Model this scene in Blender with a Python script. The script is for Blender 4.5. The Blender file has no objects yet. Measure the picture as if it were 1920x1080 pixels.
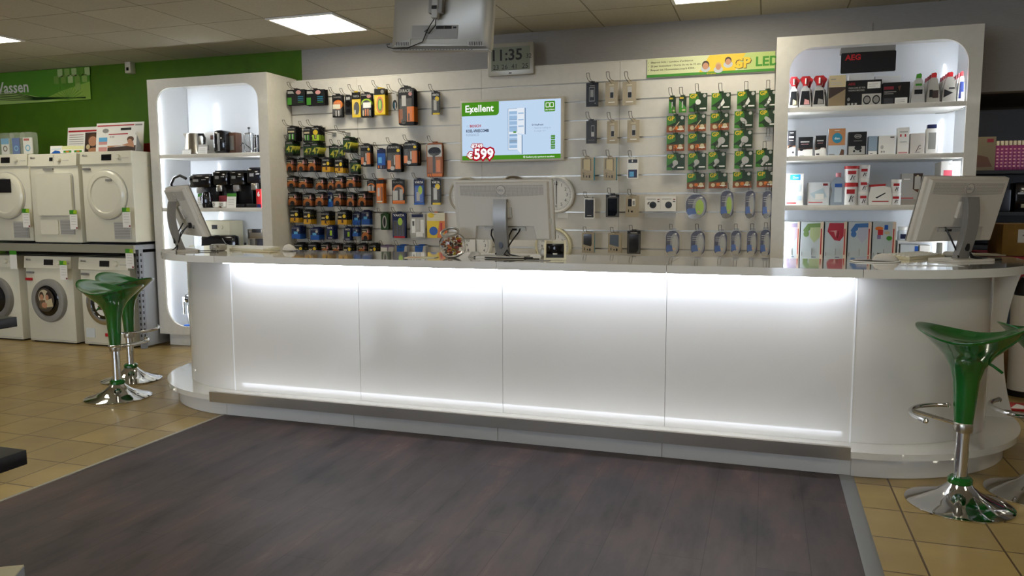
import bpy, bmesh, math, random
from mathutils import Vector, Matrix
random.seed(7)
S = bpy.context.scene
COL = S.collection
PI = math.pi
# ------------------------------------------------------------------ camera
F, YAW, PIT, ROL, H = 1444.39, .319, .1076, -.0037, 1.3295
cam_d = bpy.data.cameras.new('camera'); cam = bpy.data.objects.new('camera', cam_d); COL.objects.link(cam)
cam_d.sensor_width = 36; cam_d.lens = F*36/1920; cam_d.clip_start = .05; cam_d.clip_end = 100
cam.matrix_world = Matrix.Translation((0, 0, H)) @ Matrix.Rotation(YAW, 4, 'Z') @ Matrix.Rotation(PI/2-PIT, 4, 'X') @ Matrix.Rotation(ROL, 4, 'Z')
S.camera = cam
# ------------------------------------------------------------------ world, exposure
S.view_settings.view_transform = 'Standard'; S.view_settings.look = 'None'
S.view_settings.gamma = 1; S.view_settings.use_curve_mapping = False
S.view_settings.exposure = 0.0
W = bpy.data.worlds.new('world'); S.world = W; W.use_nodes = True
bg = W.node_tree.nodes['Background']; bg.inputs[0].default_value = (.72, .83, 1, 1); bg.inputs[1].default_value = 6.5
CEIL_L = 16.0; LED_TOP = 32.0; LED_LOW = 9.0; LED_CAB = 100.0
# ------------------------------------------------------------------ measuring: where a sight line meets a plane of the room
def ray(x, y):
    cr, sr = math.cos(ROL), math.sin(ROL); dx, dy = x-960, y-540
    R = (dx*cr+dy*sr)/F; U = -(-dx*sr+dy*cr)/F
    cp, sp = math.cos(PIT), math.sin(PIT); d = cp+U*sp; Z = -sp+U*cp
    s, co = math.sin(YAW), math.cos(YAW)
    return (R*co-d*s, R*s+d*co, Z)
def at(x, y, Y=None, Z=None):
    r = ray(x, y); t = Y/r[1] if Y is not None else (Z-H)/r[2]
    return Vector((r[0]*t, r[1]*t, H+r[2]*t))
# ------------------------------------------------------------------ materials
def lin(c): return c/12.92 if c <= .04045 else ((c+.055)/1.055)**2.4
def hexc(h): return tuple(lin(int(h[i:i+2], 16)/255) for i in (0, 2, 4))+(1,)
MATS = {}
def mat(name, col=None, rough=.5, metal=0, coat=0, emit=0, alpha=1, trans=0, spec=.5, ior=1.45):
    if name in MATS: return MATS[name]
    m = bpy.data.materials.new(name); m.use_nodes = True; MATS[name] = m
    b = m.node_tree.nodes['Principled BSDF']
    c = hexc(col) if isinstance(col, str) else col+(1,)
    b.inputs['Base Color'].default_value = c; b.inputs['Roughness'].default_value = rough
    b.inputs['Metallic'].default_value = metal; b.inputs['Coat Weight'].default_value = coat
    b.inputs['Coat Roughness'].default_value = .05; b.inputs['Specular IOR Level'].default_value = spec
    b.inputs['Alpha'].default_value = alpha; b.inputs['Transmission Weight'].default_value = trans; b.inputs['IOR'].default_value = ior
    if emit:
        b.inputs['Emission Color'].default_value = c; b.inputs['Emission Strength'].default_value = emit
    return m
def nodes(m): return m.node_tree, m.node_tree.nodes['Principled BSDF'], m.node_tree.nodes.new, m.node_tree.links.new
def grain(m, scale=60, amt=.08, bump=0.0, stretch=(1, 1, 1)):
    """a little procedural variation of the base colour and bump"""
    nt, b, N, L = nodes(m); tc = N('ShaderNodeTexCoord'); mp = N('ShaderNodeMapping'); mp.inputs['Scale'].default_value = stretch
    no = N('ShaderNodeTexNoise'); no.inputs['Scale'].default_value = scale; no.inputs['Detail'].default_value = 4
    L(tc.outputs['Object'], mp.inputs[0]); L(mp.outputs[0], no.inputs['Vector'])
    mx = N('ShaderNodeMixRGB'); mx.blend_type = 'MULTIPLY'; mx.inputs[0].default_value = 1; c = b.inputs['Base Color'].default_value[:]
    rp = N('ShaderNodeValToRGB'); rp.color_ramp.elements[0].color = (1-amt*2,)*3+(1,); rp.color_ramp.elements[1].color = (1+amt,)*3+(1,)
    rp.color_ramp.elements[0].position = .3; rp.color_ramp.elements[1].position = .7
    L(no.outputs[0], rp.inputs[0]); mx.inputs[1].default_value = c; L(rp.outputs[0], mx.inputs[2]); L(mx.outputs[0], b.inputs['Base Color'])
    if bump:
        bp = N('ShaderNodeBump'); bp.inputs['Strength'].default_value = bump; bp.inputs['Distance'].default_value = .002
        L(no.outputs[0], bp.inputs['Height']); L(bp.outputs[0], b.inputs['Normal'])
    return m
white_gloss = mat('white_gloss_laminate', 'd9d6cf', .12, coat=.6)
white_top = mat('white_counter_top', 'd6d3ca', .07, coat=1)
white_lam = grain(mat('white_satin_laminate', 'dcd8cd', .3, coat=.2), 25, .02)
cab_in = mat('cabinet_inside_white', 'e6e8ea', .16, coat=.5)
slat_m = grain(mat('slat_board_white', 'd4cfc4', .45), 20, .02)
groove_m = mat('aluminium_groove', 'a9a59c', .3, .8)
steel = mat('brushed_steel', 'b8b2a6', .28, 1); chrome = mat('chrome', 'd8d8d8', .06, 1)
wire_m = mat('dark_wire', '55524c', .35, .8)
silver = mat('silver_plastic', 'aaa69b', .35, .35); silver_d = mat('silver_dark', '918f8c', .38, .45)
monitor_m = mat('monitor_back_plastic', 'c9c4ba', .42); darkp = mat('dark_plastic', '17171a', .35); black = mat('black', '08080b', .4)
black_gloss = mat('black_gloss', '0a0a10', .12, coat=.6)
appl = grain(mat('appliance_enamel', 'dedac6', .22, coat=.4), 8, .01); appl_s = mat('appliance_side', 'cfd3d2', .3)
grey = mat('grey', '8d8b86', .5); lgrey = mat('light_grey', 'b5b3ad', .5); white = mat('paper_white', 'e8e6df', .6); offw = mat('cream', 'd9d2b6', .6)
red = mat('red', 'b01c20', .4); redd = mat('dark_red', '7b1a24', .5); orange = mat('orange_print', 'd3701f', .35); copper = mat('copper_print', '8a4a20', .35, .3)
yellow = mat('yellow_print', 'e0c02a', .4); lime = mat('lime_print', '9fc12c', .4); green = mat('green_print', '3f8a24', .4); dgreen = mat('dark_green_print', '1c3d16', .4)
blue = mat('blue_print', '2458a8', .35); navy = mat('navy_print', '16204a', .35); sky = mat('sky_print', '5fa9d6', .4); teal = mat('teal_print', '2c86a4', .4)
pink = mat('pink_print', 'c98f8a', .5); kraft = mat('kraft_card', 'aa9d85', .6); beige = mat('beige_print', 'c5b690', .5); brown = mat('brown_print', '5a3a26', .5)
skin = mat('photo_skin_print', 'b98566', .5); hair = mat('photo_dark_print', '3a2a22', .5); purple = mat('purple_print', '7b6a8c', .5)
stoolg = mat('stool_green_gloss', '085c1a', .14, coat=.7); clear = mat('clear_plastic', 'ffffff', .12, alpha=.05); frost = mat('frosted_plastic', 'dfe6d4', .25, alpha=.2)
glass = mat('jar_glass', 'ffffff', .02, trans=1); lcd = mat('lcd_grey', '787d6c', .4)
wood_bin = grain(mat('cardboard', '9a7434', .7), 15, .08)
def emi(name, col, s):
    m = bpy.data.materials.new(name); m.use_nodes = True; nt = m.node_tree; nt.nodes.clear()
    e = nt.nodes.new('ShaderNodeEmission'); o = nt.nodes.new('ShaderNodeOutputMaterial'); e.inputs[0].default_value = hexc(col) if isinstance(col, str) else col+(1,)
    e.inputs[1].default_value = s; nt.links.new(e.outputs[0], o.inputs[0]); MATS[name] = m; return m
ceil_emit = emi('ceiling_lamp_light', (1, .93, .76), CEIL_L)
led_top = emi('led_strip_light', (.80, .86, 1), LED_TOP); led_low = emi('led_low_light', (.80, .86, 1), LED_LOW); led_cab = emi('led_cabinet_light', (.84, .91, 1), LED_CAB)
sc_bg = emi('screen_pale_blue', 'c3daf4', .95); sc_green = emi('screen_green', '4c8f22', .9); sc_white = emi('screen_white', 'ffffff', 1.0); sc_red = emi('screen_red', 'b3122a', .9)
sc_dark = emi('screen_dark', '23304a', .9); sc_grey = emi('screen_grey', '8fa3b8', .95); sc_door = emi('screen_door', 'e6eef8', .95); sc_b2 = emi('screen_fridge_blue', '9dbcdc', .95); sc_b3 = emi('screen_fridge_dark', '6d8cae', .9)
# ------------------------------------------------------------------ mesh builder
_tc = {}
def text_geo(s, bold=0.0):
    k = (s, bold)
    if k not in _tc:
        cu = bpy.data.curves.new('t', 'FONT'); cu.body = s; cu.size = 1; cu.resolution_u = 2; cu.offset = bold; cu.align_x = 'LEFT'
        o = bpy.data.objects.new('t', cu); COL.objects.link(o); dg = bpy.context.evaluated_depsgraph_get()
        me = bpy.data.meshes.new_from_object(o.evaluated_get(dg)); vs = [tuple(v.co) for v in me.vertices]; fs = [tuple(p.vertices) for p in me.polygons]
        xs = [v[0] for v in vs] or [0]; bpy.data.objects.remove(o); bpy.data.meshes.remove(me)
        _tc[k] = (vs, fs, min(xs), max(xs))
    return _tc[k]
def rrect(x0, z0, x1, z1, r, n=6):
    if not isinstance(r, (list, tuple)): r = [r]*4          # bl, br, tr, tl
    o = []
    for (cx, cz, a0, rr) in ((x0+r[0], z0+r[0], PI, r[0]), (x1-r[1], z0+r[1], 1.5*PI, r[1]), (x1-r[2], z1-r[2], 0, r[2]), (x0+r[3], z1-r[3], .5*PI, r[3])):
        for i in range(n+1 if rr > 0 else 1):
            a = a0+(.5*PI*i/n if rr > 0 else 0); o.append((cx+rr*math.cos(a), cz+rr*math.sin(a)))
    return o
def ell(cx, cz, rx, rz, n=20): return [(cx+rx*math.cos(2*PI*i/n), cz+rz*math.sin(2*PI*i/n)) for i in range(n)]
LASTO = [None]
class MB:
    def __init__(s): s.v, s.f, s.m, s.ms = [], [], [], []
    def mi(s, m):
        if m not in s.ms: s.ms.append(m)
        return s.ms.index(m)
    def add(s, vs, fs, m, M=None):
        b = len(s.v); s.v += [tuple(M @ Vector(v)) if M else tuple(v) for v in vs]; i = s.mi(m)
        for f in fs: s.f.append(tuple(b+k for k in f)); s.m.append(i)
        return s
    def box(s, x0, x1, y0, y1, z0, z1, m, bev=0, M=None, seg=2):
        if bev:
            bm = bmesh.new(); bmesh.ops.create_cube(bm, size=1)
            for v in bm.verts: v.co = Vector((x0+(v.co.x+.5)*(x1-x0), y0+(v.co.y+.5)*(y1-y0), z0+(v.co.z+.5)*(z1-z0)))
            bmesh.ops.bevel(bm, geom=bm.edges[:], offset=bev, segments=seg, affect='EDGES', profile=.5)
            bm.verts.index_update(); vs = [v.co[:] for v in bm.verts]; fs = [tuple(v.index for v in f.verts) for f in bm.faces]; bm.free()
            return s.add(vs, fs, m, M)
        vs = [(x, y, z) for x in (x0, x1) for y in (y0, y1) for z in (z0, z1)]
        return s.add(vs, [(0, 1, 3, 2), (4, 6, 7, 5), (0, 4, 5, 1), (2, 3, 7, 6), (0, 2, 6, 4), (1, 5, 7, 3)], m, M)
    def prism(s, pts, a, b, m, plane='xz', M=None, taper=None):
        n = len(pts); f = {'xz': lambda p, h: (p[0], h, p[1]), 'xy': lambda p, h: (p[0], p[1], h), 'yz': lambda p, h: (h, p[0], p[1])}[plane]
        q = taper or pts
        vs = [f(p, a) for p in pts]+[f(p, b) for p in q]
        return s.add(vs, [tuple(range(n)), tuple(range(2*n-1, n-1, -1))]+[(i, (i+1) % n, n+(i+1) % n, n+i) for i in range(n)], m, M)
    def ringp(s, outer, inner, a, b, m, plane='xz'):
        """plate with one hole; outer and inner have the same number of points"""
        n = len(outer); f = {'xz': lambda p, h: (p[0], h, p[1]), 'xy': lambda p, h: (p[0], p[1], h)}[plane]
        vs = [f(p, h) for h in (a, b) for L in (outer, inner) for p in L]; fs = []
        for i in range(n):
            j = (i+1) % n
            fs += [(i, j, n+j, n+i), (2*n+i, 3*n+i, 3*n+j, 2*n+j), (i, 2*n+i, 2*n+j, j), (n+i, n+j, 3*n+j, 3*n+i)]
        return s.add(vs, fs, m)
    def lathe(s, prof, m, c=(0, 0, 0), n=24, axis='z', M=None, cap=True):
        vs = []; fs = []
        for (r, h) in prof:
            for i in range(n):
                a = 2*PI*i/n; p, q = r*math.cos(a), r*math.sin(a)
                vs.append({'z': (c[0]+p, c[1]+q, c[2]+h), 'y': (c[0]+p, c[1]+h, c[2]+q), 'x': (c[0]+h, c[1]+p, c[2]+q)}[axis])
        k = len(prof)
        for j in range(k-1):
            for i in range(n): fs.append((j*n+i, j*n+(i+1) % n, (j+1)*n+(i+1) % n, (j+1)*n+i))
        if cap and prof[0][0] > 1e-6: fs.append(tuple(range(n)))
        if cap and prof[-1][0] > 1e-6: fs.append(tuple((k-1)*n+i for i in range(n)))
        return s.add(vs, fs, m, M)
    def tube(s, path, r, m, n=8, closed=False, M=None):
        P = [Vector(p) for p in path]; k = len(P); vs = []; fs = []; up = Vector((0, 0, 1)); prev = None
        for i, p in enumerate(P):
            t = ((P[(i+1) % k]-P[i-1]) if closed else (P[min(i+1, k-1)]-P[max(i-1, 0)])).normalized()
            a = (prev - t*prev.dot(t)) if prev else (up.cross(t) if abs(t.z) < .95 else Vector((1, 0, 0)).cross(t))
            a.normalize(); prev = a; b = t.cross(a); rr = r[i] if isinstance(r, (list, tuple)) else r
            for j in range(n): an = 2*PI*j/n; vs.append(tuple(p+a*math.cos(an)*rr+b*math.sin(an)*rr))
        for i in range(k if closed else k-1):
            for j in range(n): fs.append((i*n+j, i*n+(j+1) % n, ((i+1) % k)*n+(j+1) % n, ((i+1) % k)*n+j))
        if not closed: fs += [tuple(range(n)), tuple((k-1)*n+j for j in range(n))]
        return s.add(vs, fs, m, M)
    def text(s, t, x, z, size, m, y=0, al='l', bold=0.0, sx=1.0, M=None, width=None):
        vs, fs, a, b = text_geo(t, bold); a, b = text_geo(t, 0.0)[2:]
        if width: sx = width/((b-a)*size)
        o = {'l': a, 'c': (a+b)/2, 'r': b}[al]
        return s.add([(x+(v[0]-o)*size*sx, y, z+v[1]*size) for v in vs], fs, m, M)
    def build(s, name, parent=None, loc=(0, 0, 0), rot=(0, 0, 0), smooth=True, normals=True):
        me = bpy.data.meshes.new(name); me.from_pydata(s.v, [], s.f)
        for m in s.ms: me.materials.append(m)
        me.polygons.foreach_set('material_index', s.m)
        if normals:
            bm = bmesh.new(); bm.from_mesh(me); bmesh.ops.recalc_face_normals(bm, faces=bm.faces); bm.to_mesh(me); bm.free()
        if smooth:
            me.polygons.foreach_set('use_smooth', [True]*len(me.polygons)); me.set_sharp_from_angle(angle=math.radians(38))
        o = bpy.data.objects.new(name, me); COL.objects.link(o); o.parent = parent; o.location = loc; o.rotation_euler = rot; LASTO[0] = o
        return o
def empty(name, loc=(0, 0, 0), rz=0):
    o = bpy.data.objects.new(name, None); COL.objects.link(o); o.empty_display_size = .05; o.location = loc; o.rotation_euler = (0, 0, rz); return o
def tag(o, label=None, cat=None, group=None, kind=None):
    for k, v in (('label', label), ('category', cat), ('group', group), ('kind', kind)):
        if v: o[k] = v
    return o
def struct(o): o['kind'] = 'structure'; return o
def copy_tree(o, loc=None, rz=None):
    r = o.copy(); COL.objects.link(r)
    if loc is not None: r.location = loc
    if rz is not None: r.rotation_euler = (0, 0, rz)
    for ch in [c for c in bpy.data.objects if c.parent == o]:
        c = ch.copy(); COL.objects.link(c); c.parent = r
        for g in [q for q in bpy.data.objects if q.parent == ch]:
            d = g.copy(); COL.objects.link(d); d.parent = c
    return r
ORD = 'first second third fourth fifth sixth seventh eighth ninth tenth eleventh twelfth thirteenth'.split()
NUM = 'zero one two three four five six seven eight nine ten'.split()
# ------------------------------------------------------------------ room shell
WY = 6.35; CZ = 2.762; TX, TY, TA = .5929, 3.901, .3118
XL, XR, YF = -9.2, 3.4, -4.0
def tile_mat():
    m = mat('floor_tiles', 'a88a58', .32, coat=.15); nt, b, N, L = nodes(m)
    tc = N('ShaderNodeTexCoord'); mp = N('ShaderNodeMapping'); mp.inputs['Location'].default_value = (-TX, -TY, 0); L(tc.outputs['Object'], mp.inputs[0])
    br = N('ShaderNodeTexBrick'); br.offset = 0; br.squash = 1; br.inputs['Scale'].default_value = 1; br.inputs['Brick Width'].default_value = TA; br.inputs['Row Height'].default_value = TA
    br.inputs['Mortar Size'].default_value = .0042; br.inputs['Mortar Smooth'].default_value = .1
    br.inputs['Color1'].default_value = hexc('a9925c'); br.inputs['Color2'].default_value = hexc('978252'); br.inputs['Mortar'].default_value = hexc('54422c'); L(mp.outputs[0], br.inputs['Vector'])
    n1 = N('ShaderNodeTexNoise'); n1.inputs['Scale'].default_value = 3.5; n1.inputs['Detail'].default_value = 5; L(tc.outputs['Object'], n1.inputs['Vector'])
    rp = N('ShaderNodeValToRGB'); rp.color_ramp.elements[0].position = .3; rp.color_ramp.elements[1].position = .7
    rp.color_ramp.elements[0].color = (.78, .73, .66, 1); rp.color_ramp.elements[1].color = (1.06, 1.05, 1.0, 1); L(n1.outputs[0], rp.inputs[0])
    mx = N('ShaderNodeMixRGB'); mx.blend_type = 'MULTIPLY'; mx.inputs[0].default_value = .9; L(br.outputs[0], mx.inputs[1]); L(rp.outputs[0], mx.inputs[2]); L(mx.outputs[0], b.inputs['Base Color'])
    bp = N('ShaderNodeBump'); bp.inputs['Strength'].default_value = .6; bp.inputs['Distance'].default_value = .002; bp.invert = True; L(br.outputs['Fac'], bp.inputs['Height']); L(bp.outputs[0], b.inputs['Normal'])
    return m
def plank_mat():
    m = mat('dark_vinyl_planks', '4a433f', .52, spec=.3); nt, b, N, L = nodes(m)
    tc = N('ShaderNodeTexCoord'); mp = N('ShaderNodeMapping'); mp.inputs['Rotation'].default_value = (0, 0, PI/2); L(tc.outputs['Object'], mp.inputs[0])
    br = N('ShaderNodeTexBrick'); br.offset = .37; br.inputs['Scale'].default_value = 1; br.inputs['Brick Width'].default_value = 1.2; br.inputs['Row Height'].default_value = .19
    br.inputs['Mortar Size'].default_value = .0012; br.inputs['Color1'].default_value = (.9, .9, .92, 1); br.inputs['Color2'].default_value = (1.12, 1.08, 1.04, 1); br.inputs['Mortar'].default_value = (.5, .5, .5, 1); L(mp.outputs[0], br.inputs['Vector'])
    m2 = N('ShaderNodeMapping'); m2.inputs['Scale'].default_value = (3.2, .8, 1); L(tc.outputs['Object'], m2.inputs[0])
    n1 = N('ShaderNodeTexNoise'); n1.inputs['Scale'].default_value = 2.2; n1.inputs['Detail'].default_value = 7; n1.inputs['Roughness'].default_value = .62; L(m2.outputs[0], n1.inputs['Vector'])
    rp = N('ShaderNodeValToRGB'); E = rp.color_ramp.elements; E[0].position = .28; E[0].color = hexc('2a272b'); E[1].position = .78; E[1].color = hexc('6b5e59')
    for p_, c_ in ((.42, '3f3a3a'), (.52, '474142'), (.62, '524644')): e = E.new(p_); e.color = hexc(c_)
    L(n1.outputs[0], rp.inputs[0])
    n2 = N('ShaderNodeTexNoise'); n2.inputs['Scale'].default_value = 1.3; n2.inputs['Detail'].default_value = 3; L(tc.outputs['Object'], n2.inputs['Vector'])
    r2 = N('ShaderNodeValToRGB'); r2.color_ramp.elements[0].position = .35; r2.color_ramp.elements[0].color = (.85, .85, .92, 1); r2.color_ramp.elements[1].position = .65; r2.color_ramp.elements[1].color = (1.15, 1.0, .95, 1); L(n2.outputs[0], r2.inputs[0])
    a = N('ShaderNodeMixRGB'); a.blend_type = 'MULTIPLY'; a.inputs[0].default_value = 1; L(rp.outputs[0], a.inputs[1]); L(br.outputs[0], a.inputs[2])
    c = N('ShaderNodeMixRGB'); c.blend_type = 'MULTIPLY'; c.inputs[0].default_value = 1; L(a.outputs[0], c.inputs[1]); L(r2.outputs[0], c.inputs[2]); L(c.outputs[0], b.inputs['Base Color'])
    bp = N('ShaderNodeBump'); bp.inputs['Strength'].default_value = .25; bp.inputs['Distance'].default_value = .002; L(n1.outputs[0], bp.inputs['Height']); L(bp.outputs[0], b.inputs['Normal'])
    return m
def ceil_mat():
    m = mat('ceiling_tiles', 'b0aa98', .9); nt, b, N, L = nodes(m)
    tc = N('ShaderNodeTexCoord'); mp = N('ShaderNodeMapping'); mp.inputs['Location'].default_value = (3.72, -5.2, 0); L(tc.outputs['Object'], mp.inputs[0])
    br = N('ShaderNodeTexBrick'); br.offset = 0; br.inputs['Scale'].default_value = 1; br.inputs['Brick Width'].default_value = .605; br.inputs['Row Height'].default_value = .605
    br.inputs['Mortar Size'].default_value = .006; br.inputs['Mortar Smooth'].default_value = .3
    br.inputs['Color1'].default_value = hexc('cdc6b2'); br.inputs['Color2'].default_value = hexc('c2bba8'); br.inputs['Mortar'].default_value = hexc('8f8873'); L(mp.outputs[0], br.inputs['Vector'])
    n1 = N('ShaderNodeTexNoise'); n1.inputs['Scale'].default_value = 90; n1.inputs['Detail'].default_value = 3; L(tc.outputs['Object'], n1.inputs['Vector'])
    rp = N('ShaderNodeValToRGB'); rp.color_ramp.elements[0].color = (.82, .82, .82, 1); rp.color_ramp.elements[1].color = (1.1, 1.1, 1.1, 1); L(n1.outputs[0], rp.inputs[0])
    mx = N('ShaderNodeMixRGB'); mx.blend_type = 'MULTIPLY'; mx.inputs[0].default_value = 1; L(br.outputs[0], mx.inputs[1]); L(rp.outputs[0], mx.inputs[2]); L(mx.outputs[0], b.inputs['Base Color'])
    bp = N('ShaderNodeBump'); bp.inputs['Strength'].default_value = .5; bp.inputs['Distance'].default_value = .004; bp.invert = True; L(br.outputs['Fac'], bp.inputs['Height']); L(bp.outputs[0], b.inputs['Normal'])
    return m
wall_m = grain(mat('grey_wall_paint', 'a39f9a', .8), 30, .03, .2, (1, 1, 8)); green_m = grain(mat('green_wall_paint', '476f03', .6), 6, .06)
OPX = 1.40; LINZ = 2.11
struct(MB().box(XL, XR+2, YF, 10.2, -.1, 0, tile_mat()).build('floor'))
struct(MB().box(-3.2466, .3724, YF+.02, 3.99, 0, .004, plank_mat()).build('floor'))
trim_m = mat('grey_metal_trim', '8f9192', .4, .5)
struct(MB().prism([(.3724, 0), (.44, 0), (.425, .007), (.3724, .008)], YF+.02, 3.985, trim_m).build('trim_1'))
struct(MB().prism([(-3.275, 0), (-3.2466, 0), (-3.2466, .007), (-3.268, .006)], YF+.02, 3.99, mat('pale_metal_trim', 'aaa79c', .4, .4)).build('trim_2'))
CL = []
m_ = MB(); m_.box(XL, XR, YF, WY+.1, CZ, CZ+.1, ceil_mat()); struct(m_.build('ceiling'))
m_ = MB(); m_.box(XL, -4.143, WY, WY+.1, 0, CZ, green_m).box(-4.143, OPX, WY, WY+.1, 0, CZ, wall_m).box(OPX, XR, WY, WY+.1, LINZ, CZ, wall_m)
m_.box(OPX, XR, WY-.012, WY, LINZ, LINZ+.085, wall_m)
struct(m_.build('wall_back'))
struct(MB().box(XL-.1, XL, YF, WY+.1, 0, CZ, wall_m).build('wall_left'))
struct(MB().box(XR, XR+.1, YF, WY+.1, 0, CZ, wall_m).build('wall_right'))
# front wall (behind the viewer) with the shop window and a narrow window beside the door
wins = [(-7.6, -1.6, .7, 2.35), (.2, .75, .1, 2.25)]
m_ = MB(); xs = [XL, -7.6, -1.6, .2, .75, XR]
for a, b_ in zip(xs[:-1], xs[1:]):
    w_ = [w for w in wins if abs(w[0]-a) < 1e-6]
    if w_: m_.box(a, b_, YF-.1, YF, 0, w_[0][2], wall_m).box(a, b_, YF-.1, YF, w_[0][3], CZ, wall_m)
    else: m_.box(a, b_, YF-.1, YF, 0, CZ, wall_m)
struct(m_.build('wall_front'))
for i, w in enumerate(wins):
    f = MB()
    for a, b_, c_, d_ in ((w[0], w[1], w[2], w[2]+.05), (w[0], w[1], w[3]-.05, w[3]), (w[0], w[0]+.05, w[2], w[3]), (w[1]-.05, w[1], w[2], w[3])): f.box(a, b_, YF-.08, YF-.03, c_, d_, white_lam)
    o = struct(f.build('window_%d' % (i+1)))
    MB().box(w[0]+.05, w[1]-.05, YF-.06, YF-.055, w[2]+.05, w[3]-.05, mat('window_pane', 'ffffff', .02, trans=1, ior=1.02)).build('pane', o)
# back room seen through the opening
br_w = grain(mat('store_wall', '4d4334', .9), 5, .1)
struct(MB().box(OPX-.6, XR+2, 10.1, 10.2, 0, 2.5, br_w).build('wall_store_back'))
struct(MB().box(OPX-.7, OPX-.6, WY+.1, 10.2, 0, 2.5, br_w).build('wall_store_left'))
struct(MB().box(XR+2, XR+2.1, WY, 10.2, 0, 2.5, br_w).build('wall_store_right'))
struct(MB().box(OPX-.7, XR+2.1, WY+.1, 10.2, 2.4, 2.5, mat('store_ceiling', '7a6b52', .9)).build('ceiling'))
# ceiling lamps
lab = {(-3.72, 5.2): 'square white ceiling lamp above the green wall, left of the hanging television', (-6.745, 4.6): 'square ceiling lamp at the upper left edge above the washing machines', (-.695, 5.2): 'square ceiling lamp at the top edge above the grey phone case packs'}
for ly in (5.2, 2.175, -.85):
    for lx in (-6.745, -3.72, -.695, 2.33):
        if lx > 2 and ly > 3: continue
        yy = 4.6 if lx < -6 and ly > 3 else ly
        c = (lx+.3025, yy+.3025)
        r = empty('ceiling_lamp', (c[0], c[1], CZ))
        tag(r, lab.get((lx, yy), 'square flat ceiling lamp over the sales floor behind the viewer' if ly < 3 else 'square ceiling lamp'), 'ceiling lamp', 'flat square ceiling lamps')
        MB().ringp(rrect(-.296, -.296, .296, .296, .001, 1), rrect(-.272, -.272, .272, .272, .001, 1), -.012, -.001, white, 'xy').build('frame', r)
        MB().box(-.272, .272, -.272, .272, -.007, -.002, ceil_emit).build('diffuser', r)
r = empty('ceiling_lamp', (1.72, 7.6, 2.4)); tag(r, 'small lit lamp in the dark store room behind the right cabinet', 'ceiling lamp')
MB().box(-.32, .32, -.09, .09, -.05, -.001, white, .01).build('frame', r); MB().box(-.3, .3, -.08, .08, -.058, -.051, emi('store_lamp_light', (1, .93, .8), 9)).build('diffuser', r)
# ------------------------------------------------------------------ service counter
PX0, PX1, PY = -3.238, .426, 4.0837
CYc = 4.8337      # centre of the corner rounding
def uplan(off, yend, back, xin=None, n=18):
    """plan outline of the rounded counter grown by off beyond the front panels"""
    R_ = .75+off; p = [(PX0-R_, yend)]
    for i in range(n+1): a = PI+PI/2*i/n; p.append((PX0+R_*math.cos(a), CYc+R_*math.sin(a)))
    for i in range(n+1): a = 1.5*PI+PI/2*i/n; p.append((PX1+R_*math.cos(a), CYc+R_*math.sin(a)))
    p.append((PX1+R_, yend)); p += [(PX1+R_-.55-off, yend), (PX1-.05, back), (PX0+.05, back), (PX0-R_+.55+off, yend)]
    return p
ct = tag(empty('service_counter', (-1.4, 4.5, 0)), 'long white gloss service counter with rounded ends and glowing light strips', 'counter')
def cpart(name, mb, label=None):
    o = mb.build(name, ct, (1.4, -4.5, 0));
    if label: o['label'] = label
    return o
YE = 5.02
# kick base in segments
R1 = .75+.093
def arc(cx, R_, a0, a1, n=18): return [(cx+R_*math.cos(a0+(a1-a0)*i/n), CYc+R_*math.sin(a0+(a1-a0)*i/n)) for i in range(n+1)]
for k in range(4):
    a, b_ = PX0+.916*k, PX0+.916*(k+1); cpart('plinth_panel', MB().box(a+.0015, b_-.0015, CYc-R1, CYc-R1+.02, 0.002, .11, white_gloss))
for cx, a0, a1 in ((PX0, PI, 1.5*PI), (PX1, 1.5*PI, 2*PI)):
    o_ = arc(cx, R1, a0, a1); i_ = arc(cx, R1-.02, a0, a1)
    if cx == PX0: o_ = [(cx-R1, YE)]+o_; i_ = [(cx-R1+.02, YE)]+i_
    else: o_ = o_+[(cx+R1, YE)]; i_ = i_+[(cx+R1-.02, YE)]
    cpart('plinth_panel', MB().prism(o_+i_[::-1], .002, .11, white_gloss, 'xy'))
cpart('plinth_slab', MB().prism(uplan(.159, YE+.03, 4.7), .1105, .1425, white_top, 'xy'))
# front panels
for k in range(4):
    a, b_ = PX0+.916*k, PX0+.916*(k+1); cpart('front_panel', MB().box(a+.001, b_-.001, PY, PY+.02, .143, .981, white_gloss))
for cx, a0, a1 in ((PX0, PI, 1.5*PI), (PX1, 1.5*PI, 2*PI)):
    o_ = arc(cx, .75, a0, a1, 28); i_ = arc(cx, .73, a0, a1, 28)
    cpart('curved_panel', MB().prism(o_+i_[::-1], .143, .981, white_gloss, 'xy'))
# bright joint strips at the two ends of the straight front
for x in (PX0, PX1): cpart('joint_strip', MB().box(x-.0035, x+.0035, PY-.002, PY+.001, .143, .981, mat('joint_white', 'f4f4f4', .3)))
# right end fin with a hollow curved outer edge
pr = [(1.178, .143)]; n = 24
for i in range(n+1):
    t = i/n; z = .143+.838*t; pr.append((1.335-.075*math.sin(PI*t)**.8, z))
pr += [(1.178, .981)]
cpart('end_fin', MB().prism(pr, CYc-.01, CYc+.012, white_gloss))
# staff side carcass
cpart('carcass', MB().box(PX0+.1, PX1-.1, 4.56, 4.58, .145, .98, white_lam).box(PX0-.2, PX0-.18, 4.6, 5.0, .145, .98, white_lam).box(PX1+.2, PX1+.22, 4.6, 5.0, .145, .98, white_lam))
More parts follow.
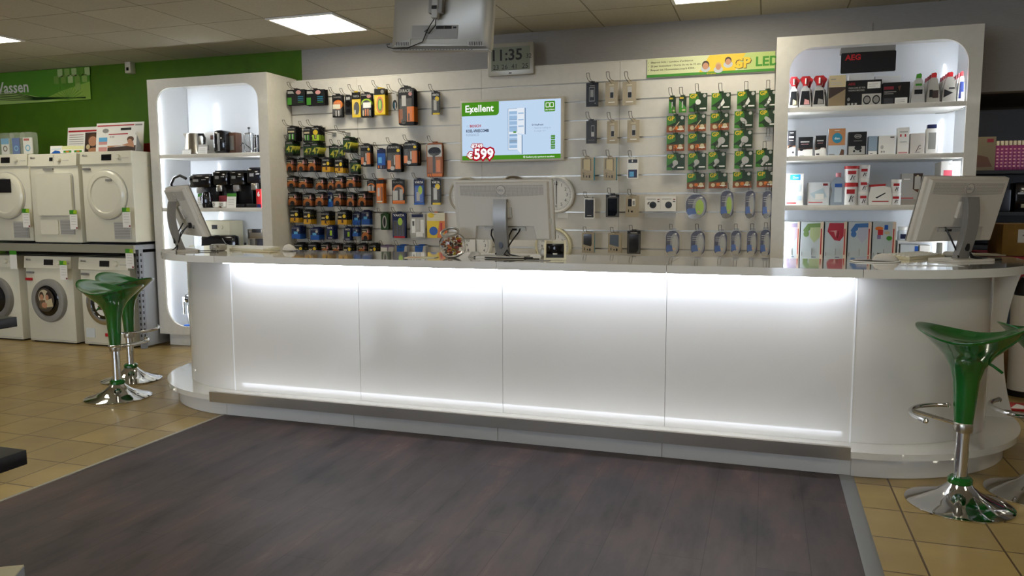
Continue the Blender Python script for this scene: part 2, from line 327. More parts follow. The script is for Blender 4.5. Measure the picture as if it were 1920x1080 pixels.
# countertop in five pieces
topout = uplan(.159, YE+.05, 4.62, n=24)
def clipx(P, x, keep):   # keep 'l' or 'r' of vertical line x (single crossing pairs)
    o = []; n = len(P); ins = lambda p: (p[0] <= x) if keep == 'l' else (p[0] >= x)
    for i in range(n):
        p, q = P[i], P[(i+1) % n]
        if ins(p): o.append(p)
        if ins(p) != ins(q): t = (x-p[0])/(q[0]-p[0]); o.append((x, p[1]+t*(q[1]-p[1])))
    return o
cuts = [-9, PX0+.01, -1.385, -.475, PX1+.01, 9]
for a, b_ in zip(cuts[:-1], cuts[1:]):
    P = topout
    if a > -8: P = clipx(P, a+.001, 'r')
    if b_ < 8: P = clipx(P, b_-.001, 'l')
    cpart('countertop', MB().prism(P, .981, 1.0225, white_top, 'xy'))
TOP = 1.0225
# LED strips and foot rail
cpart('light_strip', MB().box(PX0+.02, PX1-.02, 3.99, 4.015, .972, .9805, led_top), 'bright white light strip under the countertop')
cpart('foot_rail', MB().prism([(3.921, .1), (3.921, .163), (3.945, .163), (3.945, .157), (3.9245, .157), (3.9245, .1)], -3.31, .415, steel, 'yz'), 'brushed metal edge strip')
cpart('light_strip', MB().box(-3.29, .40, 3.926, 3.943, .146, .156, led_low), 'lower light strip behind the metal edge')
# ------------------------------------------------------------------ display cabinets
def cabinet(x0, x1, label, shelves, orad, inner, zb=.121, zt=2.487):
    r = tag(empty('display_cabinet', ((x0+x1)/2, 6.0, 0)), label, 'display cabinet'); L_ = (-(x0+x1)/2, -6.0, 0)
    ix0, ix1, iz0, iz1 = inner; pr = rrect(ix0, iz0, ix1, iz1, orad, 8)
    # outer outline with matching point count
    m = len(pr); q = m//4; out = []
    for ci, (cx, cz) in enumerate(((x0, zb), (x1, zb), (x1, zt), (x0, zt))):
        for i in range(q):
            t = i/(q-1)
            if ci == 0: p = (x0, zb+.3*(1-2*t)) if t < .5 else (x0+.3*(2*t-1), zb)
            if ci == 1: p = (x1-.3*(1-2*t), zb) if t < .5 else (x1, zb+.3*(2*t-1))
            if ci == 2: p = (x1, zt-.3*(1-2*t)) if t < .5 else (x1-.3*(2*t-1), zt)
            if ci == 3: p = (x0+.3*(1-2*t), zt) if t < .5 else (x0, zt-.3*(2*t-1))
            out.append(p)
    MB().ringp(out, pr, 5.85, 5.872, white_lam).build('front_frame', r, L_)
    MB().box(x0, x0+.02, 5.872, 6.3, zb, zt, white_lam).build('side_panel', r, L_)
    MB().box(x1-.02, x1, 5.872, 6.3, zb, zt, white_lam).build('side_panel', r, L_)
    MB().box(x0+.02, x1-.02, 6.29, 6.3, zb, zt, cab_in).build('back_panel', r, L_)
    MB().box(x0+.02, x1-.02, 5.872, 6.29, zt-.02, zt, white_lam).build('top_panel', r, L_)
    MB().box(x0+.02, x1-.02, 5.872, 6.29, zb, zb+.04, white_lam).build('bottom_panel', r, L_)
    MB().box(x0+.04, x1-.04, 5.93, 5.95, .002, zb, white_lam).build('plinth_panel', r, L_)
    MB().box(ix0-.032, ix0-.022, 5.88, 6.285, zb+.04, zt-.02, cab_in).build('inner_lining', r, L_)
    MB().box(ix1+.022, ix1+.032, 5.88, 6.285, zb+.04, zt-.02, cab_in).build('inner_lining', r, L_)
    for s in shelves: MB().box(ix0+.001, ix1-.001, 5.858, 6.285, s-.034, s, white_lam, .002).build('shelf', r, L_)
    zs = [iz0+.02]+sorted(shelves)+[iz1+.0]
    for k in range(len(zs)-1):
        for x in (ix0-.02, ix1+.012):
            MB().box(x, x+.008, 5.874, 5.884, zs[k]+.02, zs[k+1]-.04, led_cab).build('light_strip', r, L_)
    return r
LX0, LX1, RX0, RX1 = -5.474, -4.175, .028, 1.303
LS = [1.802, 1.312, .86]; RS = [2.001, 1.664, 1.318, .93, .5]
cabinet(LX0, LX1, 'tall white cabinet with round-cornered lit opening, coffee machines on its shelves', LS, [.2, .2, .15, .15], (-5.383, -4.275, .2, 2.405))
cabinet(RX0, RX1, 'tall white cabinet with lit opening full of cleaning products, right of the hooks', RS, [.2, .2, .16, .16], (.118, 1.225, .2, 2.405))
# ------------------------------------------------------------------ slat wall
sw = tag(empty('slat_wall', (-2.07, 6.22, .4)), 'white slatted display wall holding all the hooks between the two cabinets', 'display wall'); L_ = (2.07, -6.22, -.4)
SZ = [2.301-.1478*k for k in range(0, 13)]
for a, b_ in ((-4.17, -3.492), (-3.492, -2.314), (-2.314, -1.141), (-1.141, .024)):
    m_ = MB(); zt = 2.452
    for z in SZ:
        m_.box(a+.001, b_-.001, 6.205, 6.22, z+.006, zt, slat_m); zt = z-.004
    m_.box(a+.001, b_-.001, 6.205, 6.22, .42, zt, slat_m)
    m_.box(a+.001, b_-.001, 6.22, 6.235, .42, 2.452, groove_m)
    m_.build('slat_panel', sw, L_, smooth=False)
    g = MB()
    for z in SZ: g.box(a+.003, b_-.003, 6.2035, 6.219, z-.004, z-.0015, groove_m)
    g.build('aluminium_insert', sw, L_, smooth=False)
MB().box(-4.17, .024, 6.203, 6.24, 2.453, 2.46, mat('top_rail', 'dcd8cc', .4)).build('top_rail', sw, L_)
m_ = MB()
for x in (-4.1, -2.9, -1.7, -.5): m_.box(x, x+.04, 6.236, WY-.001, .002, 2.44, grey)
m_.build('rear_upright', sw, L_)
SWF = 6.203
# ------------------------------------------------------------------ hooks
hook_cache = {}
def hook(x, z, y_end, label, group):
    """double wire display hook: x, z where it leaves the slat, y_end its front tip"""
    k = round(SWF-y_end, 2)
    if k not in hook_cache:
        m = MB(); m.box(-.02, .02, -.004, -.001, -.028, .006, groove_m)
        for s in (-1, 1):
            m.tube([(s*.011, -.004, 0), (s*.011, -k+.05, .002), (s*.011, -k+.015, .018), (s*.011, -k, .045)], .002, wire_m, 5)
        m.tube([(-.011, -k, .045), (.011, -k, .045)], .002, wire_m, 5)
        m.tube([(0, -.004, -.02), (0, -k+.03, -.012)], .0016, wire_m, 5)
        hook_cache[k] = m.build('display_hook', smooth=False); o = hook_cache[k]
    else: o = hook_cache[k].copy(); COL.objects.link(o)
    o.location = (x, SWF, z); tag(o, label, 'display hook', group); return o
def slat_z(z): return min(SZ, key=lambda s: abs(s-z))
# ------------------------------------------------------------------ printed packs
# (shape, u0, v0, u1, v1, material) in the unit square of the front, v up; texts (string, u, v, height, material)
gpd = mat('lamp_card_dark', '16300f', .35); gpg = mat('lamp_card_green', '37741c', .35)
K = {
 'copper': (black, .03, [('r', 0, .1, 1, .44, copper), ('e', .05, .2, .95, .66, mat('copper_light', 'b0672f', .35, .3)), ('e', .24, .04, .76, .42, black), ('p', [(.68, .62), (.95, .62), (.86, .95)], pink), ('r', .1, .66, .6, .74, beige)], [('DURACELL', .08, .82, .1, lgrey)]),
 'yellow': (black, .03, [('r', 0, 0, 1, .36, mat('amber_print', 'c9961c', .4)), ('r', .42, .12, .62, .42, brown), ('e', .55, .48, .9, .76, yellow), ('r', .08, .5, .45, .62, beige)], [('DURACELL', .08, .82, .1, lgrey)]),
 'bluepk': (navy, .03, [('r', 0, 0, 1, .42, blue), ('r', .25, .4, .7, .6, sky), ('e', .6, .6, .88, .82, lgrey)], [('DURACELL', .08, .84, .09, lgrey)]),
 'seven': (dgreen, .03, [('r', 0, .8, 1, 1, black), ('r', 0, 0, 1, .16, black)], [('47', .16, .24, .46, mat('olive_yellow_print', 'b4ad3c', .4)), ('VARTA', .1, .84, .09, lgrey)]),
 'varta': (navy, .03, [('r', .5, .3, .8, .68, lime), ('r', .3, .3, .5, .5, black), ('r', .2, .08, .8, .14, lgrey)], [('VARTA', .14, .8, .16, white)]),
 'greencell': (black, .03, [('r', .12, .1, .38, .5, green), ('r', .5, .1, .76, .5, green), ('r', .16, .12, .22, .48, white), ('r', .54, .12, .6, .48, white), ('r', .1, .6, .8, .72, beige)], [('DURACELL', .08, .84, .09, lgrey)]),
 'yellowcell': (black, .03, [('r', .05, .05, .95, .45, lime), ('r', .35, .15, .62, .6, darkp), ('r', .45, .2, .55, .5, beige), ('e', .2, .45, .8, .8, yellow)], [('VARTA', .1, .84, .1, lgrey)]),
 'widegreen': (black, .02, [('r', .02, .03, .25, .5, green), ('p', [(.05, .75), (.4, .75), (.32, .92), (.05, .92)], lgrey), ('e', .5, .68, .78, .95, pink), ('r', .6, .52, .9, .56, teal), ('r', .6, .4, .9, .44, teal), ('r', .6, .28, .9, .32, teal), ('r', .6, .16, .9, .2, green)], []),
 'charger': (black, .05, [('e', .1, .35, .98, .78, orange), ('r', .05, .38, .75, .58, offw), ('r', .3, .05, .4, .3, lgrey), ('r', .55, .05, .65, .3, lgrey)], [('DURACELL', .15, .86, .08, grey)]),
 'blackclip': (darkp, .1, [('e', .1, .4, .9, .75, black_gloss), ('r', .2, .1, .8, .3, black_gloss), ('r', .2, .8, .8, .95, lgrey)], []),
 'yellowblister': (yellow, .06, [('r', 0, .72, 1, 1, black), ('e', .2, .1, .85, .62, darkp), ('r', .3, .15, .4, .3, white)], [('VARTA', .15, .8, .09, lgrey)]),
 'labelpack': (black, .04, [('e', .02, .4, 1, .78, lime), ('e', .08, .3, .92, .72, black), ('r', .2, .4, .92, .62, white), ('e', .55, .8, .95, .94, pink), ('r', .15, .06, .25, .3, beige), ('r', .37, .06, .47, .34, orange), ('r', .59, .06, .69, .34, orange), ('r', .8, .06, .88, .3, lgrey)], [('VARTA', .06, .9, .06, lgrey)]),
 'mouse': (yellow, .08, [('r', 0, .76, 1, 1, black), ('e', .18, .06, .84, .7, orange), ('e', .3, .14, .74, .62, green), ('e', .4, .2, .62, .56, lime), ('e', .6, .8, .9, .95, grey)], []),
 'clearblack': (clear, .1, [('e', .1, .05, .95, .6, darkp), ('r', .35, .1, .45, .45, teal), ('r', .58, .1, .68, .45, lgrey), ('r', .1, .62, .9, .95, lgrey)], []),
 'bigcopper': (black, .3, [('r', 0, .05, .3, .42, copper), ('r', .55, .08, 1, .48, orange), ('r', .22, .5, .5, .78, lgrey), ('r', .28, .1, .46, .5, black_gloss), ('e', .15, .02, .5, .16, black_gloss), ('e', .66, .76, .9, .86, pink), ('r', .62, .1, .72, .3, brown)], [('DURACELL', .1, .86, .09, lgrey)]),
 'torch': (black, .25, [('r', .05, .1, .35, .42, orange), ('r', .6, .1, .95, .62, orange), ('r', .3, .2, .42, .7, black_gloss), ('r', .5, .25, .58, .6, lgrey), ('e', .7, .72, .92, .84, yellow), ('e', .25, .05, .55, .2, lgrey)], [('DURACELL', .12, .86, .08, lgrey)]),
 'blister_orange': (copper, .2, [('r', .05, .6, .95, .95, silver), ('e', .1, .62, .9, .88, black_gloss), ('r', .38, .12, .54, .65, darkp), ('r', .6, .15, .85, .5, orange), ('r', .05, .02, .95, .1, orange)], []),
 'bluetorch': (navy, .05, [('r', .05, .2, .95, .8, blue), ('r', .15, .3, .55, .6, sky), ('r', .1, .04, .25, .18, orange), ('r', .4, .04, .5, .18, lgrey), ('r', .7, .04, .8, .18, brown)], []),
 'vartaled': (navy, .06, [('r', .1, .1, .9, .75, blue), ('e', .4, .4, .8, .74, lime), ('r', .25, .15, .55, .5, silver), ('r', 0, 0, 1, .08, blue)], [('VARTA', .12, .84, .1, white)]),
 'vartagrey': (black, .06, [('e', .4, .6, .9, .82, yellow), ('r', .25, .2, .6, .66, silver), ('r', .15, 0, .95, .08, yellow), ('r', .3, .7, .4, .78, blue)], [('VARTA', .12, .84, .1, white)]),
 'orangeled': (orange, .08, [('r', .0, .84, 1, 1, black), ('r', .15, .3, .45, .65, lgrey), ('r', .6, .1, .9, .7, copper), ('r', .05, .04, .8, .1, offw)], []),
 'lampkit': (black, .06, [('e', .1, .3, .95, .8, orange), ('e', .18, .3, .85, .7, black), ('r', .05, .15, .45, .55, lgrey), ('r', .6, .15, .85, .6, silver), ('r', .05, 0, 1, .14, orange)], [('DURACELL', .12, .86, .08, grey)]),
 'silverset': (silver, .1, [('r', .12, .86, .88, .98, navy), ('r', .1, .2, .35, .8, white), ('r', .42, .35, .62, .8, lgrey), ('r', .7, .2, .92, .75, white), ('r', .16, .5, .28, .7, darkp), ('r', .4, .05, .85, .25, white)], []),
 'vartaset': (navy, .06, [('e', .4, .5, .75, .8, lime), ('r', .1, .1, .32, .65, darkp), ('r', .42, .1, .52, .5, black), ('r', .6, .1, .7, .5, black), ('r', .78, .1, .88, .5, black), ('r', .1, 0, .9, .07, red)], [('VARTA', .1, .86, .1, white)]),
 'greenpack': (dgreen, .1, [('e', .2, .1, .8, .9, silver), ('e', .35, .2, .65, .8, black)], []),
 'yellowred': (orange, .06, [('r', 0, .68, 1, 1, offw), ('p', [(0, 0), (.55, 0), (.7, .68), (0, .68)], yellow), ('e', .05, .8, .4, 1, yellow), ('e', .12, .1, .6, .45, blue), ('r', .75, .1, .85, .6, red)], []),
 'whitepurple': (purple, .04, [('r', 0, .5, .5, .9, white), ('p', [(.5, .2), (1, .6), (1, .9), (.6, .9)], lgrey), ('r', .1, .1, .4, .4, darkp)], []),
 'bluewhite': (blue, .04, [('p', [(.6, 0), (1, 0), (1, 1), (.8, 1)], lgrey), ('r', .05, .2, .3, .5, sky)], []),
 'kraftcase': (kraft, .02, [('r', .38, .3, .68, .78, lgrey), ('r', .4, .32, .66, .55, darkp), ('r', .25, .12, .78, .16, white), ('r', .3, .85, .7, .88, offw)], []),
 'blackcase': (black, .02, [('r', .25, .22, .7, .82, silver_d), ('r', .28, .25, .67, .79, darkp), ('r', .35, .4, .6, .7, grey), ('r', .3, .86, .7, .88, lgrey), ('e', .7, .12, .78, .15, lgrey)], []),
 'greycase': (mat('charcoal_card', '3a3b40', .5), .02, [('r', .48, .3, .76, .78, lgrey), ('r', .5, .5, .74, .76, darkp), ('r', .2, .14, .8, .16, grey)], []),
 'tabletbox': (kraft, .02, [('r', .14, .3, .8, .94, darkp), ('r', .2, .36, .75, .92, beige), ('p', [(.1, .34), (.85, .24), (.85, .4), (.1, .5)], kraft), ('r', .2, .12, .26, .26, black), ('r', .42, .12, .5, .2, black), ('r', .64, .1, .74, .22, black)], []),
 'tabletdark': (kraft, .02, [('p', [(.12, .42), (.72, .32), (.8, .4), (.8, .92), (.14, .92)], black_gloss), ('r', .2, .12, .26, .26, black), ('r', .42, .12, .5, .2, black), ('r', .6, .1, .72, .22, black)], []),
 'tabletgrey': (kraft, .02, [('p', [(.12, .42), (.8, .3), (.8, .9), (.14, .9)], mat('slate_print', '4f5b68', .3)), ('r', .2, .12, .26, .26, black), ('r', .42, .12, .5, .2, black), ('r', .6, .1, .72, .22, black)], []),
 'whitephoto': (white, .03, [('r', .1, .05, .88, .45, navy), ('r', .2, .1, .6, .35, sky), ('r', .1, .78, .9, .95, darkp), ('r', .4, .82, .5, .95, white)], []),
 'whiteframe': (white, .08, [('r', .1, .06, .9, .94, black), ('r', .3, .14, .7, .18, lgrey)], []),
 'blackwindow': (black, .02, [('r', .05, .02, .96, .88, mat('charcoal2', '55534f', .5)), ('p', [(.15, .05), (.7, .05), (.85, .2), (.85, .84), (.15, .84)], black_gloss), ('r', .25, .9, .75, .95, lgrey)], []),
 'kraftphoto': (kraft, .02, [('r', .18, .5, .45, .85, black), ('r', .48, .52, .72, .85, white), ('r', .52, .56, .68, .76, grey), ('r', .2, .22, .26, .36, black), ('r', .4, .22, .55, .3, black)], []),
 'gpslim': (gpd, .02, [('p', [(0, 0), (1, 0), (1, .3), (0, .8)], green), ('r', .4, .3, .55, .7, lgrey), ('r', .45, .1, .85, .2, beige), ('r', .1, .86, .6, .96, yellow)], []),
 'gpgreen': (gpd, .02, [('p', [(0, .25), (.55, .65), (.5, 1), (0, 1)], gpg), ('p', [(0, 0), (.35, 0), (.2, .2), (0, .2)], gpg), ('e', .76, .76, .94, .96, lgrey), ('r', .6, .12, .94, .2, white)], [('GP', .06, .74, .24, yellow)]),
 'gporange': (gpd, .02, [('p', [(0, .4), (.5, .6), (.5, 1), (0, 1)], gpg), ('r', 0, .12, 1, .4, mat('umber_print', '7a4a22', .4)), ('r', 0, 0, 1, .14, mat('rust_print', '8a4416', .4)), ('e', .12, .08, .34, .34, beige), ('e', .4, .14, .62, .36, orange), ('e', .66, .1, .9, .4, beige), ('e', .76, .76, .94, .96, lgrey), ('r', .6, .14, .94, .2, white)], [('GP', .06, .72, .25, yellow)]),
}
def pack_mesh(kind, w, h, name, extra=None):
    base, cr, sh, tx = K[kind]; m = MB(); c = cr*w
    m.prism(rrect(-w/2, 0, w/2, h, [min(c, w*.1)]*2+[c, c], 4 if cr > .05 else 2), 0, .0022, base)
    y = -.0004
    for s in sh:
        if s[0] == 'r': pts = rrect((s[1]-.5)*w, s[2]*h, (s[3]-.5)*w, s[4]*h, .0005, 1); mm = s[5]
        elif s[0] == 'e': pts = ell(((s[1]+s[3])/2-.5)*w, (s[2]+s[4])/2*h, (s[3]-s[1])/2*w, (s[4]-s[2])/2*h, 16); mm = s[5]
        else: pts = [((p[0]-.5)*w, p[1]*h) for p in s[1]]; mm = s[2]
        m.prism(pts, y, 0, mm); y -= .0004
    for (t, u, v, sz, mm) in tx:
        w_ = (1-2*u)*w if len(t) > 3 else None
        if len(t) > 3: w_ = min(w_, (1-u-.08)*w)
        m.text(t, (u-.5)*w, v*h, sz*h*1.3 if len(t) > 3 else sz*h*1.35, mm, y-.0003, bold=.02, width=w_)
    if extra: extra(m, w, h, y)
    m.box(-.018, .018, .0005, .0018, h-.002, h+.012, base if base is not clear else lgrey)
    return m
def bulb(kind):
    def f(m, w, h, y):
        if kind == 'globe': m.lathe([(0, -.004), (.2*w, -.003), (.2*w, 0)], lgrey, (.08*w, y, .48*h), 16, 'y'); m.prism([(-.22*w, .12*h), (-.08*w, .06*h), (.12*w, .32*h), (-.02*w, .42*h)], y-.001, 0, lgrey)
        if kind == 'small': m.lathe([(0, -.004), (.15*w, -.003), (.15*w, 0)], lgrey, (-.02*w, y, .46*h), 16, 'y'); m.prism([(-.22*w, .18*h), (-.12*w, .14*h), (.02*w, .32*h), (-.08*w, .4*h)], y-.001, 0, lgrey)
        if kind == 'spot': m.prism([(-.06*w, .3*h), (.06*w, .22*h), (.2*w, .42*h), (.12*w, .66*h)], y-.003, 0, white); m.prism([(-.2*w, .12*h), (-.08*w, .08*h), (.06*w, .26*h), (-.02*w, .32*h)], y-.002, 0, lgrey)
        if kind == 'disc': m.lathe([(0, -.004), (.15*w, -.003), (.15*w, 0)], white, (0, y, .52*h), 18, 'y')
        if kind == 'candle':
            M = Matrix.Translation((0, 0, .42*h)) @ Matrix.Rotation(-.8, 4, 'Y'); m.prism(ell(0, 0, .12*w, .26*h, 14), y-.003, 0, lgrey, M=M)
        if kind == 'stick': m.prism([(-.2*w, .12*h), (-.16*w, .1*h), (.22*w, .62*h), (.18*w, .64*h)], y-.002, 0, beige)
    return f
def stack(kind, x0, x1, y0, y1, n, nm, cat, desc, where, group, extra=None, pitch=.018, depth0=.03, hk=True, box=0, ext=.11):
    """a stack of n hanging packs whose front one spans the given outline; returns the hook"""
    yf = SWF-depth0-(n)*pitch-box
    if 'battery card' in desc: y0 -= 3
    a = at(x0, (y0+y1)/2, Y=yf); b_ = at(x1, (y0+y1)/2, Y=yf); zt = at((x0+x1)/2, y0, Y=yf).z; zb = at((x0+x1)/2, y1, Y=yf).z
    w, h = b_.x-a.x, zt-zb; cx = (a.x+b_.x)/2
    m = pack_mesh(kind, w, h, nm, extra)
    if box: m.box(-w/2, w/2, .002, box, .001, h-.001, K[kind][0] if kind not in ('tabletbox', 'tabletdark') else teal)
    o = m.build(nm, loc=(cx, yf, zb), smooth=False)
    tag(o, ('front %s, %s' % (desc, where)) if n > 1 else '%s, %s' % (desc, where), cat, group)
    if kind in ('bigcopper', 'torch', 'blister_orange', 'mouse', 'yellowblister', 'charger', 'labelpack', 'lampkit', 'orangeled', 'silverset', 'vartaset', 'vartaled', 'vartagrey'):
        MB().box(-w*.4, w*.4, -.016, -.003, h*.08, h*.7, clear, .006).build('blister', o)
    for i in range(1, n):
        c = o.copy(); COL.objects.link(c); c.location = (cx+random.uniform(-.002, .002), yf+i*pitch, zb+random.uniform(-.002, .002)); c.rotation_euler = (0, random.uniform(-.015, .015), 0)
        c['label'] = '%s behind the front one, %s' % (desc, where)
    if hk:
        hz = zt+.004; hook(cx, hz, yf-ext, 'wire hook of the %s' % where, group+' hooks')
    return o
BAT = [
 ('top', [('widegreen', 538, 572, 171, 197, 3, 'wide green and black battery card'), ('widegreen', 574, 609, 171, 197, 4, 'wide green and black battery card'), ('charger', 623, 643, 178, 220, 2, 'black and orange charger pack'), ('blackclip', 647, 659, 180, 215, 1, 'narrow black charger pack'), ('yellowblister', 660, 676, 173, 220, 1, 'yellow charger pack'), ('labelpack', 677, 697, 175, 220, 3, 'black charger pack with white label'), ('mouse', 702, 722, 166, 215, 4, 'yellow pack with green oval'), ('clearblack', 735, 745, 173, 208, 1, 'small clear and black pack'), ('bigcopper', 747, 776, 163, 234, 5, 'large black and orange torch pack'), ('vartagrey', 809, 825, 173, 215, 1, 'dark pack with yellow spot')]),
 ('second', [('greencell', 539, 555, 241, 264, 6, 'green cell battery card'), ('greencell', 569, 583, 243, 266, 3, 'green cell battery card'), ('yellowcell', 584, 599, 241, 265, 6, 'yellow and black battery card')]),
 ('third', [('seven', 535, 549, 268, 291, 7, 'green battery card with yellow digits'), ('seven', 569, 583, 273, 295, 2, 'green battery card with yellow digits'), ('seven', 584, 596, 271, 294, 7, 'green battery card with yellow digits'), ('seven', 617, 635, 276, 301, 1, 'green battery card with yellow digits'), ('seven', 636, 646, 277, 296, 1, 'narrow green battery card'), ('seven', 643, 657, 261, 285, 8, 'green battery card with yellow digits'), ('torch', 676, 695, 271, 312, 4, 'black and yellow torch pack'), ('bluetorch', 707, 723, 280, 317, 1, 'blue torch pack'), ('torch', 725, 752, 271, 322, 4, 'black and orange torch pack'), ('torch', 756, 783, 266, 310, 5, 'broad black torch pack'), ('blister_orange', 800, 830, 268, 332, 2, 'orange headlamp pack')]),
 ('fourth', [('copper', 536, 550, 301, 322, 4, 'copper battery card'), ('copper', 557, 571, 301, 322, 4, 'copper battery card'), ('copper', 577, 592, 300, 322, 6, 'copper battery card'), ('yellow', 604, 619, 300, 322, 5, 'yellow-based battery card'), ('yellow', 628, 643, 301, 324, 6, 'yellow-based battery card'), ('seven', 657, 671, 303, 326, 4, 'green battery card with yellow digits')]),
 ('fifth', [('copper', 538, 554, 335, 352, 4, 'copper battery card'), ('copper', 560, 576, 337, 353, 6, 'copper battery card'), ('copper', 592, 607, 338, 356, 4, 'copper battery card'), ('copper', 614, 626, 338, 356, 2, 'copper battery card'), ('copper', 628, 643, 335, 354, 4, 'copper battery card'), ('copper', 649, 666, 333, 352, 7, 'copper battery card'), ('lampkit', 688, 703, 339, 361, 2, 'black and orange lamp pack'), ('orangeled', 706, 719, 337, 381, 4, 'orange torch pack'), ('lampkit', 735, 759, 337, 382, 1, 'black and orange lamp pack'), ('vartaled', 776, 796, 336, 384, 1, 'blue torch pack'), ('vartagrey', 808, 827, 336, 384, 1, 'dark blue torch pack')]),
 ('sixth', [('copper', 540, 556, 365, 387, 6, 'copper battery card'), ('copper', 568, 585, 367, 388, 4, 'copper battery card'), ('copper', 591, 607, 365, 387, 5, 'copper battery card'), ('bluepk', 614, 624, 366, 388, 1, 'blue battery card'), ('copper', 625, 640, 364, 387, 6, 'copper battery card'), ('copper', 650, 664, 366, 388, 4, 'copper battery card'), ('copper', 671, 686, 364, 388, 8, 'copper battery card')]),
 ('seventh', [('yellow', 544, 560, 396, 417, 5, 'yellow-based battery card'), ('yellow', 569, 583, 398, 420, 6, 'yellow-based battery card'), ('yellow', 602, 618, 401, 422, 6, 'yellow-based battery card'), ('yellow', 633, 650, 399, 421, 6, 'yellow-based battery card'), ('bluepk', 661, 675, 402, 422, 2, 'blue battery card'), ('bluepk', 678, 693, 399, 421, 4, 'blue battery card'), ('greenpack', 714, 728, 401, 431, 3, 'green and silver torch pack'), ('vartaset', 736, 761, 399, 446, 2, 'navy set with red base'), ('silverset', 769, 797, 401, 446, 1, 'silver charger set'), ('yellowred', 801, 834, 399, 446, 1, 'yellow and orange night light pack')]),
 ('eighth', [('bluepk', 547, 563, 428, 448, 6, 'blue battery card'), ('bluepk', 582, 598, 431, 450, 6, 'blue battery card'), ('varta', 612, 625, 427, 449, 5, 'navy battery card'), ('varta', 645, 658, 430, 451, 3, 'navy battery card'), ('bluepk', 661, 671, 431, 443, 4, 'small blue battery card'), ('copper', 678, 692, 430, 452, 4, 'orange battery card')]),
 ('ninth', [('yellow', 552, 568, 460, 482, 6, 'black battery card with yellow spot'), ('yellow', 578, 594, 460, 482, 5, 'black battery card with yellow spot'), ('copper', 602, 616, 460, 482, 4, 'black battery card'), ('copper', 622, 637, 461, 482, 4, 'black battery card'), ('yellow', 644, 659, 461, 482, 6, 'black battery card with yellow spot'), ('copper', 671, 685, 461, 482, 4, 'black battery card'), ('yellow', 692, 706, 461, 482, 5, 'black battery card with yellow spot'), ('whitepurple', 714, 738, 461, 484, 2, 'white and purple pack'), ('bluewhite', 744, 763, 461, 484, 4, 'blue and white pack'), ('bluewhite', 778, 798, 461, 484, 4, 'blue and white pack')]),
]
for row, items in BAT:
    for i, (k, x0, x1, y0, y1, n, d) in enumerate(items):
        stack(k, x0, x1, y0, y1, n, 'battery_pack' if 'battery' in d else 'torch_pack' if 'torch' in d or 'lamp' in d else 'charger_pack', 'battery pack' if 'battery' in d else 'blister pack', d,
              '%s stack of the %s row' % (ORD[i], row), 'hanging packs in the %s row left of the screen' % row, ext=.12 if x0 > 670 or row in ('top', 'second') else .05)
for px, py in ((604, 246), (631, 246), (668, 292)):
    q = at(px, py, Y=6.0); hook(q.x, q.z, 5.98, 'empty wire hook %s' % {604: 'right of the second-row yellow and black battery cards', 631: 'with a clear tag, rightmost empty one in the second battery row', 668: 'between the third and fourth battery rows'}[px], 'empty hooks')
# ------------------------------------------------------------------ phone case packs
PH = [('top', [('blackcase', 1099, 1122, 155, 200, 'black phone case pack'), ('kraftcase', 1135, 1158, 153, 198, 'beige phone case pack'), ('kraftcase', 1167, 1193, 153, 197, 'beige phone case pack')]),
      ('second', [('greycase', 1099, 1119, 226, 269, 'charcoal phone case pack'), ('kraftcase', 1138, 1158, 227, 269, 'slim beige phone case pack'), ('kraftcase', 1176, 1199, 225, 267, 'beige phone case pack')]),
      ('third', [('tabletbox', 1089, 1113, 295, 338, 'beige tablet box with blue side'), ('tabletbox', 1132, 1155, 295, 338, 'beige tablet box with blue side'), ('whitephoto', 1176, 1197, 297, 335, 'white pack with blue photo')]),
      ('fourth', [('whiteframe', 1095, 1115, 372, 410, 'white-edged phone case pack'), ('blackwindow', 1136, 1161, 365, 407, 'black phone case pack'), ('kraftphoto', 1173, 1198, 367, 407, 'beige pack with two small photos')]),
      ('bottom', [('tabletdark', 1091, 1114, 436, 474, 'beige box with black tablet picture'), ('tabletgrey', 1140, 1165, 437, 474, 'beige box with grey tablet picture'), ('blackwindow', 1176, 1201, 433, 476, 'black phone case pack')])]
for row, items in PH:
    for i, (k, x0, x1, y0, y1, d) in enumerate(items):
        bx = .05 if k == 'tabletbox' else .03 if k in ('tabletdark', 'tabletgrey') else 0
        o = stack(k, x0, x1, y0, y1, 1, 'phone_case_pack', 'phone case pack', d, '%s in the %s row right of the screen' % (ORD[i], row), 'phone case packs right of the screen', hk=False, box=bx, depth0=.06)
        del o['group']
        h_ = K[k]; zt = at((x0+x1)/2, y0, Y=o.location.y).z
        hook(o.location.x, zt+.004, 5.96, 'wire hook holding the %s in the %s row' % (d if items[0][4] != items[-1][4] or i == 0 else d, row)+('' if i != 2 or k != 'kraftcase' else ', nearest the lamp packs'), 'hooks of the phone case packs')
